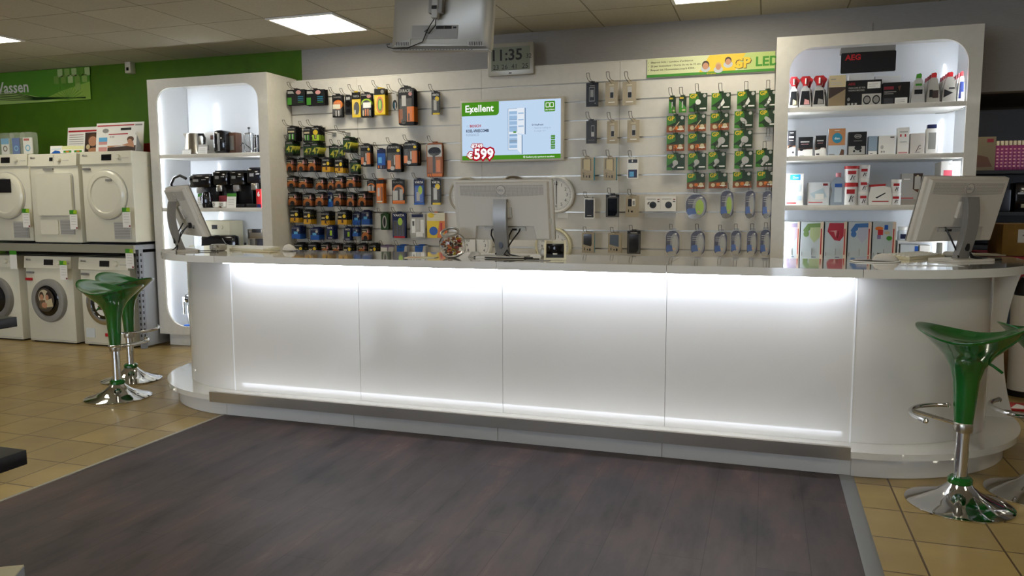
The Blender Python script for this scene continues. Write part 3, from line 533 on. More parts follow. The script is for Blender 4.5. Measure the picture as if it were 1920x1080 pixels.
# ------------------------------------------------------------------ lamp packs
GPR = [('top', [('gpslim', 1254, 1267, 182, 212, None, 'slim green lamp pack'), ('gpslim', 1273, 1287, 181, 211, None, 'slim green lamp pack'), ('gpgreen', 1292, 1326, 175, 209, 'disc', 'green pack with flat round lamp'), ('gpgreen', 1334, 1370, 174, 206, 'spot', 'green pack with spot lamp'), ('gpgreen', 1382, 1417, 171, 204, 'spot', 'green pack with spot lamp'), ('gpgreen', 1423, 1456, 169, 202, 'spot', 'green pack with spot lamp')]),
 ('second', [('gporange', 1250, 1284, 217, 248, 'stick', 'orange and green lamp pack'), ('gporange', 1290, 1324, 214, 246, 'stick', 'orange and green lamp pack'), ('gporange', 1332, 1367, 212, 244, 'stick', 'orange and green lamp pack'), ('gpgreen', 1377, 1412, 208, 240, 'candle', 'green pack with candle lamp'), ('gpgreen', 1423, 1457, 206, 238, 'candle', 'green pack with candle lamp')]),
 ('third', [('gporange', 1250, 1283, 252, 283, None, 'orange and green lamp pack'), ('gporange', 1290, 1324, 250, 282, None, 'orange and green lamp pack'), ('gpgreen', 1333, 1367, 247, 279, 'globe', 'green pack with globe lamp'), ('gpgreen', 1376, 1411, 244, 278, 'globe', 'green pack with globe lamp')]),
 ('fourth', [('gpgreen', 1250, 1284, 289, 319, 'small', 'green pack with small globe lamp'), ('gpgreen', 1290, 1324, 287, 318, 'small', 'green pack with small globe lamp'), ('gpgreen', 1328, 1361, 285, 317, 'small', 'green pack with small globe lamp'), ('gpgreen', 1377, 1412, 283, 316, 'globe', 'green pack with globe lamp'), ('gpgreen', 1417, 1449, 281, 313, 'globe', 'green pack with large globe lamp')]),
 ('fifth', [('gporange', 1288, 1322, 325, 354, None, 'orange and green lamp pack'), ('gporange', 1329, 1364, 324, 353, None, 'orange and green lamp pack'), ('gporange', 1374, 1409, 322, 352, None, 'orange and green lamp pack'), ('gporange', 1419, 1452, 321, 351, None, 'orange and green lamp pack')])]
for row, items in GPR:
    for i, (k, x0, x1, y0, y1, bk, d) in enumerate(items):
        o = stack(k, x0, x1, y0, y1, 1, 'lamp_pack', 'lamp pack', d, '%s from the left in the %s row' % (ORD[i], row), 'lamp packs left of the right cabinet', extra=bulb(bk), hk=False, depth0=.05); del o['group']
        hook(o.location.x, at((x0+x1)/2, y0, Y=o.location.y).z+.004, 5.98, 'wire hook above the %s lamp pack of the %s row, right of the screen' % (ORD[i], row), 'hooks of the lamp packs')
q = at(1440, 252, Y=6.0); hook(q.x, q.z, 5.98, 'empty wire hook at the right end of the third lamp pack row', 'empty hooks')
# car lamp blisters
CARP = [('upper', [(1284, 1327, 363, 414), (1350, 1376, 356, 414), (1397, 1416, 356, 414), (1429, 1448, 357, 414)]), ('lower', [(1247, 1275, 431, 484), (1294, 1323, 431, 484), (1338, 1364, 433, 484), (1370, 1390, 431, 482), (1400, 1420, 431, 483), (1425, 1445, 429, 485)])]
for row, items in CARP:
    for i, (x0, x1, y0, y1) in enumerate(items):
        yf = 6.13; a = at(x0, y0, Y=yf); b_ = at(x1, y1, Y=yf); w, h = b_.x-a.x, a.z-b_.z; m = MB()
        m.prism(rrect(-w*.44, h*.1, w*.44, h*.97, w*.4, 6), 0, .002, navy)
        m.prism(rrect(-w*.4, h*.22, w*.02, h*.46, w*.1, 3), -.002, 0, blue); m.prism(ell(.12*w, .5*h, .28*w, .38*h), -.0015, 0, silver_d)
        m.prism(ell(.14*w, .5*h, .18*w, .28*h), -.003, 0, lime if row == 'upper' and i < 2 else silver); m.prism(ell(-.05*w, .16*h, .3*w, .09*h, 12), -.004, 0, chrome)
        for q in range(3): m.box(-.36*w, -.02*w, -.0025, 0, (.62+.07*q)*h, (.64+.07*q)*h, lgrey)
        m.box(.05*w, .15*w, -.004, 0, .3*h, .36*h, mat('pale_orange_print', 'd8a878', .4)); m.prism(ell(.2*w, .86*h, .07*w, .025*h, 10), -.003, 0, white)
        o = m.build('car_lamp_pack', loc=(a.x+w/2, yf, b_.z)); MB().prism(rrect(-w/2, 0, w/2, h, w*.25, 4), -.022, -.006, clear, taper=rrect(-w*.46, h*.03, w*.46, h*.97, w*.22, 4)).build('blister', o)
        tag(o, 'clear blister with navy card, %s of the %s blister row near the counter' % (ORD[i], row), 'blister pack')
        hook(a.x+w/2, a.z+.004, 5.99, 'wire hook above the %s clear blister of the %s blister row' % (ORD[i], row), 'hooks of the clear blisters')
# camera boxes in an acrylic tray
a = at(1209, 396, Y=6.1); b_ = at(1268, 368, Y=6.1); w = (b_.x-a.x)/2
for i, s in enumerate(('left', 'right')):
    m = MB(); m.box(.001, w-.001, 0, .07, 0, b_.z-a.z, white); h = b_.z-a.z
    m.lathe([(0, -.002), (w*.22, -.0015), (w*.22, 0)], darkp, (w*.52, 0, h*.42), 20, 'y')
    if i == 0: m.tube([(w*.3, -.002, h*.62), (w*.2, -.002, h*.55), (w*.22, -.002, h*.45)], .004, darkp, 6)
    for q in range(2): m.box(w*.8, w*.94, -.001, 0, h*(.62+.14*q), h*(.68+.14*q), redd if q else darkp)
    m.box(w*.1, w*.7, -.0012, 0, h*.8, h*.84, grey)
    tag(m.build('white_box', loc=(a.x+w*i, 6.1, a.z)), 'white box with a round black lens, %s one of the pair on the clear tray' % s, 'box')
m = MB().box(0, 2*w, -.01, .1, -.006, -.001, clear).box(0, 2*w, -.012, -.009, -.055, .006, clear).box(0, 2*w, .098, .103, -.05, .03, clear)
tag(m.build('acrylic_tray', loc=(a.x, 6.1, a.z)), 'clear plastic tray on the slat wall under two white boxes', 'tray')
# lamp banner
m = MB(); a = at(1213, 146, Y=6.19); x1 = .02; w = x1-a.x; z0, z1 = 2.314, 2.457; h = z1-z0
m.box(0, w, 0, .004, 0, h, mat('banner_pale', 'cfd3a2', .5)).box(0, w, -.0005, 0, 0, h*.14, green)
m.prism([(w*.42, h*.14), (w*.7, h*.14), (w*.78, h), (w*.5, h)], -.0006, 0, mat('banner_yellow', 'e2bd2a', .5)); m.box(w*.72, w, -.0004, 0, h*.16, h, mat('banner_green', 'b6c874', .5))
for i, t in enumerate(('Sfeervol licht / Lumière d\'ambiance', '25 jaar levensduur / Durée de vie de 25 ans', 'Bespaar tot / Économisez jusqu\'à €350,-')):
    m.text(t, w*.03, h*(.74-.2*i), h*.13, hair, -.001, bold=.01, width=w*(.34, .4, .36)[i]); m.prism(ell(w*.012, h*(.78-.2*i), h*.02, h*.02, 8), -.001, 0, hair)
for cx, cz, r_ in ((.47, .46, .19), (.57, .38, .16), (.645, .62, .17)):
    m.prism(ell(w*cx, h*(cz-.16), h*.24, h*.17), -.0012, 0, mat('photo_shirt', 'b9bfc4', .5)); m.prism(ell(w*cx, h*(cz+.04), h*r_, h*r_*1.15), -.0016, 0, hair if cx != .57 else mat('photo_blond', 'c6a262', .5)); m.prism(ell(w*cx, h*(cz-.02), h*r_*.8, h*r_*.95), -.002, 0, skin)
m.text('GP', w*.69, h*.24, h*.72, brown, -.0022, bold=.05); m.text('GP', w*.685, h*.27, h*.72, yellow, -.0026, bold=.045)
m.text('LED', w*.86, h*.3, h*.66, green, -.0024, bold=.03, width=w*.17); m.text('GP Lighting', w*.48, h*.02, h*.1, yellow, -.0016, bold=.01)
tag(m.build('lamp_banner', loc=(a.x, 6.192, z0), smooth=False), 'yellow and green lighting banner with smiling family on the slat wall', 'banner')
# ------------------------------------------------------------------ advertising screen
X0, X1, Z0, Z1 = -2.476, -1.584, 1.686, 2.196; w, h = X1-X0, Z1-Z0
t = tag(empty('advertising_screen', (X0+w/2, 6.12, Z0)), 'flat screen showing a fridge offer on the white slat wall', 'screen'); O = (-w/2, 0, 0)
bz = .018
MB().box(0, w, 0, .05, 0, h, mat('screen_bezel', 'c6c0b0', .4), .004).build('housing', t, O)
MB().box(w*.3, w*.7, .05, SWF-6.12-.001, h*.3, h*.7, darkp).build('wall_bracket', t, O)
m = MB(); m.box(bz, w-bz, -.002, 0, bz, h-bz, sc_bg); W_, H_ = w-2*bz, h-2*bz
u = lambda a: bz+a*W_
v = lambda a: bz+a*H_
m.box(u(0), u(1), -.0024, 0, v(0), v(.075), sc_green)
m.prism(rrect(u(0), v(.765), u(.385), v(1), [0, .03, 0, 0]), -.0024, 0, sc_green)
m.text('Exellent', u(.04), v(.835), h*.155, sc_white, -.003, bold=.02, width=W_*.29)
m.text('BOSCH', u(.085), v(.57), h*.06, sc_red, -.003, bold=.03); m.text('KOEL-VRIESCOMBI', u(.045), v(.485), h*.062, sc_dark, -.003, bold=.03, width=W_*.235); m.text('KGN36VL35', u(.045), v(.42), h*.056, sc_grey, -.003, width=W_*.13)
m.lathe([(.008, -.003), (.006, -.003)], sc_grey, (u(.06), 0, v(.59)), 14, 'y', cap=False)
for (s, x, z, sz) in (('€', .06, .03, .14), ('599', .13, .02, .23), ('€749', .1, .21, .09)):
    m.text(s, u(x), v(z), h*sz, sc_red, -.003 if sz < .2 else -.0026, bold=.14)
for (s, x, z, sz) in (('€', .06, .03, .14), ('599', .13, .02, .23), ('€749', .1, .21, .09)):
    m.text(s, u(x), v(z), h*sz, sc_white, -.0042, bold=.03)
m.text('VitaFresh', u(.74), v(.56), h*.04, sc_dark, -.003, bold=.01); m.text('Houd uw voeding tot', u(.74), v(.51), h*.032, sc_grey, -.003); m.text('2 x langer vers', u(.74), v(.46), h*.032, sc_grey, -.003); m.lathe([(.007, -.003), (.004, -.003)], sc_dark, (u(.725), 0, v(.575)), 12, 'y', cap=False)
m.prism(rrect(u(.84), v(.79), u(.945), v(.965), .008), -.0026, 0, sc_green); m.text('alle folders', u(.848), v(.81), h*.035, sc_white, -.003, bold=.01, width=W_*.09)
for s in (-1, 1): m.ringp(rrect(u(.892+.02*s)-.016, v(.86), u(.892+.02*s)+.016, v(.94), .004, 2), rrect(u(.892+.02*s)-.012, v(.87), u(.892+.02*s)+.012, v(.93), .003, 2), -.003, -.0028, sc_white)
# fridge picture
m.box(u(.476), u(.578), -.0024, 0, v(.155), v(.865), sc_b3).box(u(.48), u(.576), -.0026, 0, v(.16), v(.86), sc_door); m.box(u(.488), u(.575), -.003, 0, v(.19), v(.43), sc_b2); m.box(u(.488), u(.575), -.003, 0, v(.47), v(.82), sc_b2)
for z in (.24, .3, .36, .56, .65, .74): m.box(u(.492), u(.57), -.0034, 0, v(z), v(z+.03), sc_bg if z != .3 else sc_grey)
for z in (.285, .41, .55, .67): m.box(u(.49), u(.574), -.0036, 0, v(z), v(z+.008), sc_b3)
m.box(u(.53), u(.56), -.0034, 0, v(.45), v(.475), sc_green)
m.prism([(u(.57), v(.44)), (u(.645), v(.42)), (u(.645), v(.87)), (u(.57), v(.87))], -.0038, 0, sc_door); m.prism([(u(.645), v(.42)), (u(.655), v(.42)), (u(.655), v(.87)), (u(.645), v(.87))], -.004, 0, sc_b3)
for z in (.55, .66, .77): m.box(u(.58), u(.635), -.0042, 0, v(z), v(z+.02), sc_b2)
m.prism([(u(.57), v(.16)), (u(.615), v(.08)), (u(.615), v(.41)), (u(.57), v(.43))], -.0038, 0, sc_door); m.prism([(u(.615), v(.08)), (u(.623), v(.08)), (u(.623), v(.41)), (u(.615), v(.41))], -.004, 0, sc_b3)
for i, z in enumerate((.32, .24, .16)): m.box(u(.905), u(.945), -.003, 0, v(z), v(z+.07), sc_green); m.text(('A++', '47', '321')[i], u(.91), v(z+.02), h*.04, sc_bg, -.0034, width=W_*.03)
m.text('Exellent prijs opnieuw is excellent', u(.66), v(.02), h*.036, sc_white, -.003, bold=.01, width=W_*.28); m.lathe([(.008, -.003), (.0045, -.003)], sc_white, (u(.64), 0, v(.035)), 14, 'y', cap=False)
m.build('display', t, O, smooth=False, normals=False)['label'] = 'lit display with price and fridge picture'
m = MB()
m.prism([(u(.082), v(.8)), (u(.092), v(.8)), (u(.112), v(.85)), (u(.102), v(.85))], -.0042, -.004, sc_white); m.build('logo_stroke', t, O, smooth=False)
# ------------------------------------------------------------------ digital clock on the wall
qa, qb = at(914, 114, Y=6.16), at(1000, 107, Y=6.16); cx, z0 = (qa.x+qb.x)/2, at(958, 141, Y=6.16).z; w, h = qb.x-qa.x, .262; t = tag(empty('digital_clock', (cx, 6.16, z0)), 'grey digital wall clock reading 11:35 beside the hanging television', 'clock')
MB().box(-w/2, w/2, 0, SWF-6.16-.001, 0, h, silver, .01).build('housing', t)
m = MB(); m.box(-w/2+.035, w/2-.03, -.003, -.0005, .04, h-.035, lcd)
m.text('11:35', -w/2+.05, .122, .125, black, -.004, width=.25, bold=.02); m.text('32', w/2-.06, .13, .05, black, -.004); m.text('23', -w/2+.05, .05, .055, black, -.004); m.text('26', -w/2+.125, .05, .055, black, -.004); m.text('41', -w/2+.21, .05, .055, black, -.004); m.text('25', w/2-.095, .05, .055, black, -.004)
m.build('display', t, smooth=False, normals=False)
MB().box(-.012, .012, -.002, 0, .014, .022, black).build('logo_plate', t)
# ------------------------------------------------------------------ television hanging from the ceiling
t = tag(empty('hanging_television', (-1.91, 4.4, 2.262)), 'silver television seen from the back, hanging from the ceiling', 'television')
A = Matrix.Rotation(.06, 4, 'Y') @ Matrix.Rotation(math.radians(-2), 4, 'X')
m = MB(); m.prism(rrect(-.325, 0, .325, .44, .02, 4), .02, .055, silver, M=A)
m.prism(rrect(-.325, 0, .325, .44, .02, 4), .02, -.012, silver, taper=rrect(-.29, .02, .29, .42, .05, 4), M=A); m.build('housing', t)
m = MB(); m.box(-.18, .12, -.016, -.011, .06, .14, silver_d, M=A); m.build('port_recess', t)
m = MB(); m.box(-.02, .03, -.02, -.015, .118, .134, black, M=A).box(.035, .08, -.02, -.015, .118, .134, black, M=A).box(.09, .11, -.02, -.015, .12, .13, black, M=A); m.build('socket', t)
for s in (-1, 1):
    m = MB(); m.prism([(s*.3, .015), (s*.19, .015), (s*.185, .06), (s*.26, .045)], -.018, -.01, lgrey, M=A)
    for q in range(8): m.box(s*.2+s*q*.011-.002, s*.2+s*q*.011+.002, -.0195, -.018, .02, .042, darkp, M=A)
    m.build('speaker_grille', t)
m = MB().box(-.32, .32, -.014, .05, -.006, .0, lgrey, M=A)
for q in range(24): m.box(-.25+q*.02, -.24+q*.02, -.0155, -.012, -.004, -.001, darkp, M=A)
m.build('bottom_rim', t)
m = MB(); m.box(-.06, .03, -.06, -.014, .2, .3, grey, .006, M=A).box(-.035, .005, -.07, -.03, .17, .47, lgrey, .006, M=A); m.box(-.03, 0, -.076, -.07, .22, .24, darkp, M=A); m.build('mount_bracket', t)
MB().box(-.045, .02, -.09, -.02, .46, CZ-2.262-.001, grey).build('ceiling_plate', t)
m = MB(); m.tube([tuple(A @ Vector(p)) for p in ((-.02, -.05, .17), (-.05, -.045, .13), (-.08, -.03, .09), (-.1, -.028, .04), (-.2, -.026, .005), (-.29, -.03, -.0), (-.33, -.03, .01), (-.34, -.028, .025), (-.32, -.025, .03))], .003, black, 6)
m.tube([tuple(A @ Vector(p)) for p in ((-.01, -.05, .17), (-.01, -.05, .13), (-.06, -.03, .09), (-.09, -.03, .1), (-.06, -.03, .12))], .003, black, 6); m.build('cable', t)
# ------------------------------------------------------------------ round wall clocks
def wall_clock(cx, cz, R_, rim, label, hands, y=6.175, rimw=.12):
    t = tag(empty('wall_clock', (cx, y, cz)), label, 'clock')
    MB().lathe([(R_*.86, -.012), (R_*.93, -.02), (R_, -.012), (R_, SWF-y-.001), (R_*.5, SWF-y-.001)], rim, n=40, axis='y', cap=False).build('rim', t)
    m = MB(); m.lathe([(0, -.004), (R_*.88, -.004), (R_*.88, 0)], white, n=40, axis='y')
    for k in range(60):
        a = 2*PI*k/60; r0 = R_*(.76 if k % 5 else .72); r1 = R_*.82; ca, sa = math.sin(a), math.cos(a)
        m.tube([(r0*ca, -.005, r0*sa), (r1*ca, -.005, r1*sa)], .0008, black, 4)
    for k in range(1, 13): a = 2*PI*k/12; m.text(str(k), R_*.6*math.sin(a), R_*.6*math.cos(a)-R_*.08, R_*.24, black, -.006, 'c')
    m.build('clock_face', t, normals=False)
    m = MB()
    for a, l in hands: m.tube([(-.12*l*R_*math.sin(a), -.009, -.12*l*R_*math.cos(a)), (l*R_*math.sin(a), -.009, l*R_*math.cos(a))], .003, black, 5)
    m.build('hands', t)
    return t
wall_clock(-1.652, 1.41, .151, white, 'white round wall clock at noon, partly hidden by the middle monitor', ((0, .6), (PI, .5), (.02, .75)))
wall_clock(-2.45, 1.41, .155, mat('brown_rim', 'a39b8b', .5), 'pale round clock behind the left edge of the middle monitor', ((0, .5), (.6, .7)))
wall_clock(-2.03, 1.42, .15, mat('steel_rim', '8d8578', .3, .8), 'steel-rimmed round clock peeping over the middle monitor', ((0, .5), (-.6, .7)))
wall_clock(-2.36, .985, .14, white, 'white round clock low behind the foot of the middle monitor', ((0, .5), (PI, .7)))
wall_clock(-1.68, .985, .155, mat('cream_rim', 'd8d2b2', .4), 'cream round clock behind the card terminal', ((0, .5), (2, .7)))
q = at(1055, 404, Y=6.19); tag(MB().box(-.045, .045, 0, .003, -.02, .02, white).build('price_card', loc=(q.x, 6.195, q.z)), 'small white card under the noon clock', 'price card')
# ------------------------------------------------------------------ washing machines and dryers
def machine(kind, x, y, z, label, group):
    t = tag(empty('washing_machine' if kind[0] == 'w' else 'tumble_dryer', (x, y, z)), label, 'washing machine' if kind[0] == 'w' else 'tumble dryer', group)
    w = .297
    MB().box(-w, w, .012, .6, .012, .85, appl, .008).box(-w+.03, w-.03, .03, .55, 0.001, .015, darkp).build('body', t)
    if kind == 'd2':
        for q in range(5): MB().box(w-.001, w+.004, .2, .42, .16+q*.14, .17+q*.14, appl_s, .002).build('side_rib', t)
    m = MB(); m.prism([(-.006, .735), (.02, .735), (.02, .848), (.006, .848)], -w, w, appl, 'yz'); cp = m.build('control_panel', t)
    P = Matrix.Translation((0, -.0065, .735)) @ Matrix.Rotation(-.105, 4, 'X')
    if kind != 'd1': MB().box(-.04, .075, -.003, .001, .03, .085, black_gloss, M=P).build('display', cp); kx = .16
    else: MB().box(-.03, .01, -.003, .001, .045, .08, darkp, M=P).build('display', cp); kx = .09
    MB().lathe([(.024, .004), (.022, -.018), (.019, -.022), (0, -.022)], appl, (kx, 0, .058), 20, 'y', P).build('knob', cp)
    MB().text('Miele', -w+.03, .07, .03, grey, -.004, bold=.02, M=P).build('lettering', cp, smooth=False, normals=False)
    m = MB()
    for q in range(5): m.lathe([(.004, .001), (.004, -.003), (0, -.003)], lgrey, (kx+.045+q*.016, 0, .05), 8, 'y', P)
    m.build('button', cp)
    if kind != 'd1':
        m = MB(); m.prism(rrect(-w+.02, .68, -w+.11, .7, .008, 3), -.0015, .013, silver_d); m.build('drawer_grip', t)
    if kind[0] == 'w':
        cz = .42; rim = {'w1': grey, 'w0': silver_d, 'w2': chrome}[kind]
        m = MB(); m.lathe([(.145, .012), (.15, -.03), (.175, -.036), (.205, -.026), (.212, -.01), (.212, .012)], rim, (0, 0, cz), 40, 'y'); dr = m.build('door', t)
        m = MB(); m.lathe([(.15, -.02), (.12, -.034), (.06, -.044), (0, -.047)], black_gloss, (0, 0, cz), 36, 'y'); g = m.build('door_glass', dr)
        if kind == 'w1':
            m = MB(); m.prism(ell(0, cz+.01, .115, .115, 28), -.051, -.049, mat('photo_backdrop', '4b4238', .5)); m.prism(ell(-.01, cz+.04, .07, .07), -.0515, -.05, mat('photo_pale', 'c4b79a', .5))
            m.prism(ell(-.04, cz+.05, .028, .04), -.052, -.05, hair); m.prism(ell(-.04, cz+.035, .022, .03), -.0525, -.05, skin); m.prism(ell(.045, cz+.05, .032, .04), -.052, -.05, hair); m.prism(ell(.03, cz+.035, .02, .028), -.0525, -.05, skin)
            m.prism([(-.08, cz-.07), (.02, cz-.08), (.0, cz+.01), (-.06, cz+.01)], -.0522, -.05, mat('photo_olive', '6a5a40', .5)); m.prism([(.02, cz-.06), (.1, cz-.05), (.085, cz+.03), (.03, cz+.01)], -.0528, -.05, beige); m.prism(ell(-.01, cz-.04, .035, .028), -.053, -.05, skin)
            m.build('window_picture', dr, smooth=False)
            MB().box(-w+.004, -w+.085, -.003, .013, .61, .635, red).build('sticker', t)
        if kind == 'w2':
            m = MB(); m.prism(ell(.02, cz, .1, .115, 24), -.051, -.049, white); m.box(-.04, .06, -.052, -.05, cz-.06, cz-.02, brown).box(-.05, .08, -.052, -.05, cz+.03, cz+.034, grey).box(-.05, .05, -.052, -.05, cz+.01, cz+.014, grey).box(.06, .12, -.052, -.05, cz-.07, cz-.03, navy); m.build('window_picture', dr, smooth=False)
            MB().box(-.02, .09, -.006, .013, .1, .13, red).build('sticker', t)
        if kind == 'w2': MB().prism(rrect(-w+.03, .08, -w+.14, .17, .006, 3), .0085, .0125, appl_s).build('service_flap', t)
        MB().box(-w+.01, w-.01, .006, .013, .03, .034, lgrey).build('base_seam', t)
    elif kind == 'd1':
        m = MB(); m.prism(rrect(-.2, .27, .23, .66, .03, 5), -.018, .013, appl, taper=None); m.build('door', t)
        MB().ringp(rrect(-.205, .265, .235, .665, .032, 5), rrect(-.2, .27, .23, .66, .03, 5), .004, .013, lgrey).build('door_gap', t)
        MB().box(-.12, .0, -.002, .013, .695, .715, grey).box(.02, .024, -.004, .013, .74, .84, lgrey).build('drawer_grip', t)
        MB().prism(rrect(-.2, .09, .02, .23, .015, 4), .003, .013, appl).build('service_flap', t)
        m = MB(); m.box(.05, .22, .0, .013, .09, .23, lgrey)
        for q in range(9): m.box(.055, .215, -.002, .001, .1+q*.014, .106+q*.014, grey)
        m.build('vent_grille', t)
    else:
        cz = .45
        m = MB(); m.lathe([(.225, .013), (.225, -.012), (.21, -.026), (.17, -.03), (.162, -.022), (0, -.026)], appl, (0, 0, cz), 48, 'y'); dr = m.build('door', t)
        MB().lathe([(.232, .013), (.232, .006), (.224, .006)], lgrey, (0, 0, cz), 48, 'y').build('door_gap', t)
        MB().box(.02, .09, -.032, -.026, cz+.125, cz+.145, grey, M=Matrix.Translation((0, 0, 0))).build('door_handle', dr)
        m = MB(); m.box(.06, .25, 0, .013, .04, .2, lgrey)
        for q in range(10): m.box(.065, .245, -.002, .001, .05+q*.0145, .056+q*.0145, grey)
        m.build('vent_grille', t)
        if kind == 'd0': MB().box(-.05, .1, -.034, -.03, cz+.03, cz+.16, darkp).build('door_badge', dr)
    return t
WF = 5.65
machine('w0', -7.29, WF, .001, 'front-loading washing machine at the left edge, lower row', 'washing machines in the lower row')
machine('w1', -6.60, WF, .001, 'washing machine with a photo of two people in its door', 'washing machines in the lower row')
machine('w2', -5.91, WF, .001, 'washing machine behind the green stools with red sticker at its base', 'washing machines in the lower row')
machine('d0', -7.06, WF, .985, 'round-door tumble dryer at the left edge with black badge', 'tumble dryers on the rack')
machine('d1', -6.43, WF-.02, .975, 'tumble dryer with a square door, middle of the upper row', 'tumble dryers on the rack')
machine('d2', -5.812, WF, .985, 'round-door tumble dryer at the right end of the upper row', 'tumble dryers on the rack')
t = tag(empty('steel_rack', (-6.6, 5.95, 0)), 'grey steel rack carrying the upper row of dryers', 'rack'); O = (6.6, -5.95, 0); rk = mat('rack_grey', '8e9197', .45, .4)
MB().box(-7.9, -5.49, 5.62, 6.28, .93, .973, rk, .004).build('shelf', t, O); MB().box(-7.9, -5.49, 5.6, 5.62, .9, .973, mat('rack_lip', '9c9988', .4, .3)).build('front_lip', t, O)
for y in (5.66, 6.2):
    m = MB(); m.box(-5.53, -5.492, y, y+.05, .002, .93, rk)
    for q in range(16): m.box(-5.518, -5.504, y-.002, y+.001, .06+q*.054, .085+q*.054, darkp).box(-5.493, -5.491, y+.015, y+.03, .06+q*.054, .085+q*.054, darkp)
    m.build('upright', t, O, smooth=False)
MB().box(-5.52, -5.5, 5.71, 6.2, .02, .9, mat('rack_side', 'a0a3a8', .5, .2)).build('side_sheet', t, O); MB().box(-7.9, -5.53, 6.26, 6.28, .02, .93, darkp).build('rear_sheet', t, O)
# price cards on the machines
for i, (px, py, yy, d) in enumerate(((117, 509, 5.597, 'lower row, right of the photo washer'), (22, 485, 5.597, 'lower row, nearest the left edge'), (241, 487, 5.597, 'lower row, above the green stools'), (47, 405, 5.6, 'upper row, on the left edge dryer'), (136, 408, 5.6, 'upper row, on the square-door dryer'), (235, 404, 5.6, 'upper row, on the right-hand dryer'))):
    if i == 1: continue
    q = at(px+2, py-2 if i < 3 else py+4, Y=yy); m = MB(); m.box(-.045, .045, 0, .002, -.09, .06, white); m.box(-.045, .045, -.0008, 0, .05, .09, green).box(-.045, .045, 0, .002, .06, .09, white); m.prism([(0, .06), (.045, .05), (.045, .09), (.01, .09)], -.0014, 0, lime)
    for r_ in range(4): m.box(-.03, .03, -.0006, 0, .03-.025*r_, .034-.025*r_, lgrey)
    m.box(.025, .042, -.0008, 0, -.085, -.07, redd)
    tag(m.build('price_card', loc=(q.x, yy, q.z), smooth=False), 'price card with green head, %s' % d, 'price card', 'price cards on the washing machines')
q = at(25, 487, Y=5.597); m = MB(); m.box(-.045, .045, 0, .002, -.09, .06, white).box(-.045, .045, -.0008, .002, .05, .09, green)
tag(m.build('price_card', loc=(q.x, 5.597, q.z)), 'price card with green head, lower row, nearest the left edge', 'price card', 'price cards on the washing machines')
# things on the dryers
DT = 1.836
for i, (x0, x1, kind, d) in enumerate(((2, 22, 'a', 'clear blister pack with pale blue card, at the left edge'), (23, 42, 'b', 'clear pack with blue and black card between two others'), (43, 66, 'c', 'clear pack with white and red card, rightmost of three'))):
    a = at(x0, 290, Y=5.8); b_ = at(x1, 290, Y=5.8); w = b_.x-a.x; h = .22; m = MB(); cm = {'a': sky, 'b': blue, 'c': white}[kind]
    m.box(-w*.42, w*.3, .0, .01, .01, h*.76, white if kind != 'b' else cm); m.box(-w*.42, w*.3, -.001, 0, h*.5, h*.76, cm if kind != 'c' else white)
    if kind == 'b': m.box(w*.3, w*.45, 0, .03, .01, h*.74, black)
    if kind == 'c': m.box(-w*.35, w*.1, -.002, 0, h*.62, h*.72, red)
    m.ringp(ell(-w*.05, h*.3, w*.2, w*.2), ell(-w*.05, h*.3, w*.13, w*.13), -.0025, -.001, brown if kind == 'a' else sky)
    o = m.build('filter_pack', loc=(a.x+w/2, 5.8, DT)); MB().prism(rrect(-w*.5, .001, w*.5, h, w*.2, 4), -.02, .04, frost).build('clear_blister', o)
    tag(o, d+', on the dryers', 'blister pack', 'clear packs on the dryers')
def board(x0, x1, y0, Y, z, name, label, cat, deco, th=.006, lean=.12, hh=None):
    a = at(x0, y0, Y=Y); b_ = at(x1, y0, Y=Y); w = b_.x-a.x; h = hh or a.z-z; m = MB(); m.box(0, w, 0, th, 0, h, white); deco(m, w, h)
    return tag(m.build(name, loc=(a.x, Y, z+.001), rot=(-lean, 0, 0), smooth=False), label, cat)
def baby(m, w, h, ox=.55, sc=1.0, z0=0):
    m.box(w*ox, w, -.0008, 0, z0, h*.8, hair); m.prism(ell(w*(ox+.25), h*.55, w*.16, h*.2), -.0012, 0, brown); m.prism(ell(w*(ox+.24), h*.48, w*.13, h*.18), -.0016, 0, skin); m.prism(ell(w*(ox+.1), h*.28, w*.06, h*.09), -.0018, 0, beige); m.prism(ell(w*(ox+.28), h*.15, w*.17, h*.1), -.0014, 0, skin)
def deco1(m, w, h):
    m.box(.01, w-.01, -.0008, 0, h*.83, h*.89, red); baby(m, w, h)
    for q in range(5): m.box(w*.06, w*.5, -.0008, 0, h*(.72-.08*q), h*(.74-.08*q), redd if q == 0 else grey)
def deco2(m, w, h):
    m.box(.01, w*.8, -.0008, 0, h*.89, h*.93, red); m.box(w*.82, w*.97, -.0008, 0, h*.88, h*.93, grey)
    m.prism(ell(w*.2, h*.74, w*.07, h*.08, 8), -.0008, 0, grey); m.box(w*.52, w*.74, -.0008, 0, h*.74, h*.82, black); m.box(w*.06, w*.24, -.0008, 0, h*.28, h*.52, sky); m.box(w*.06, w*.24, -.0012, 0, h*.28, h*.38, pink); m.box(w*.06, w*.24, -.0008, 0, h*.04, h*.2, pink)
def deco3(m, w, h):
    m.box(.004, w*.7, -.0008, 0, h*.88, h*.93, red); m.text('€100', w*.06, h*.72, h*.14, hair, -.0012)
    m.prism([(0, 0), (w, 0), (w, h*.3), (0, h*.22)], -.0008, 0, hair); m.prism([(0, h*.2), (w*.5, h*.32), (w*.95, h*.2), (w*.9, h*.5), (w*.45, h*.3), (0, h*.3)], -.0012, 0, skin); m.prism(ell(w*.8, h*.62, w*.12, h*.15), -.0014, 0, brown); m.prism(ell(w*.78, h*.52, w*.08, h*.11), -.0018, 0, skin)
board(122, 183, 239, 6.02, DT, 'poster_board', 'white poster with red line and baby photo on the dryers, partly covered', 'poster', deco1)
board(176, 265, 231, 5.88, DT, 'poster_board', 'large white poster with red line and product pictures, on the right dryer', 'poster', deco2)
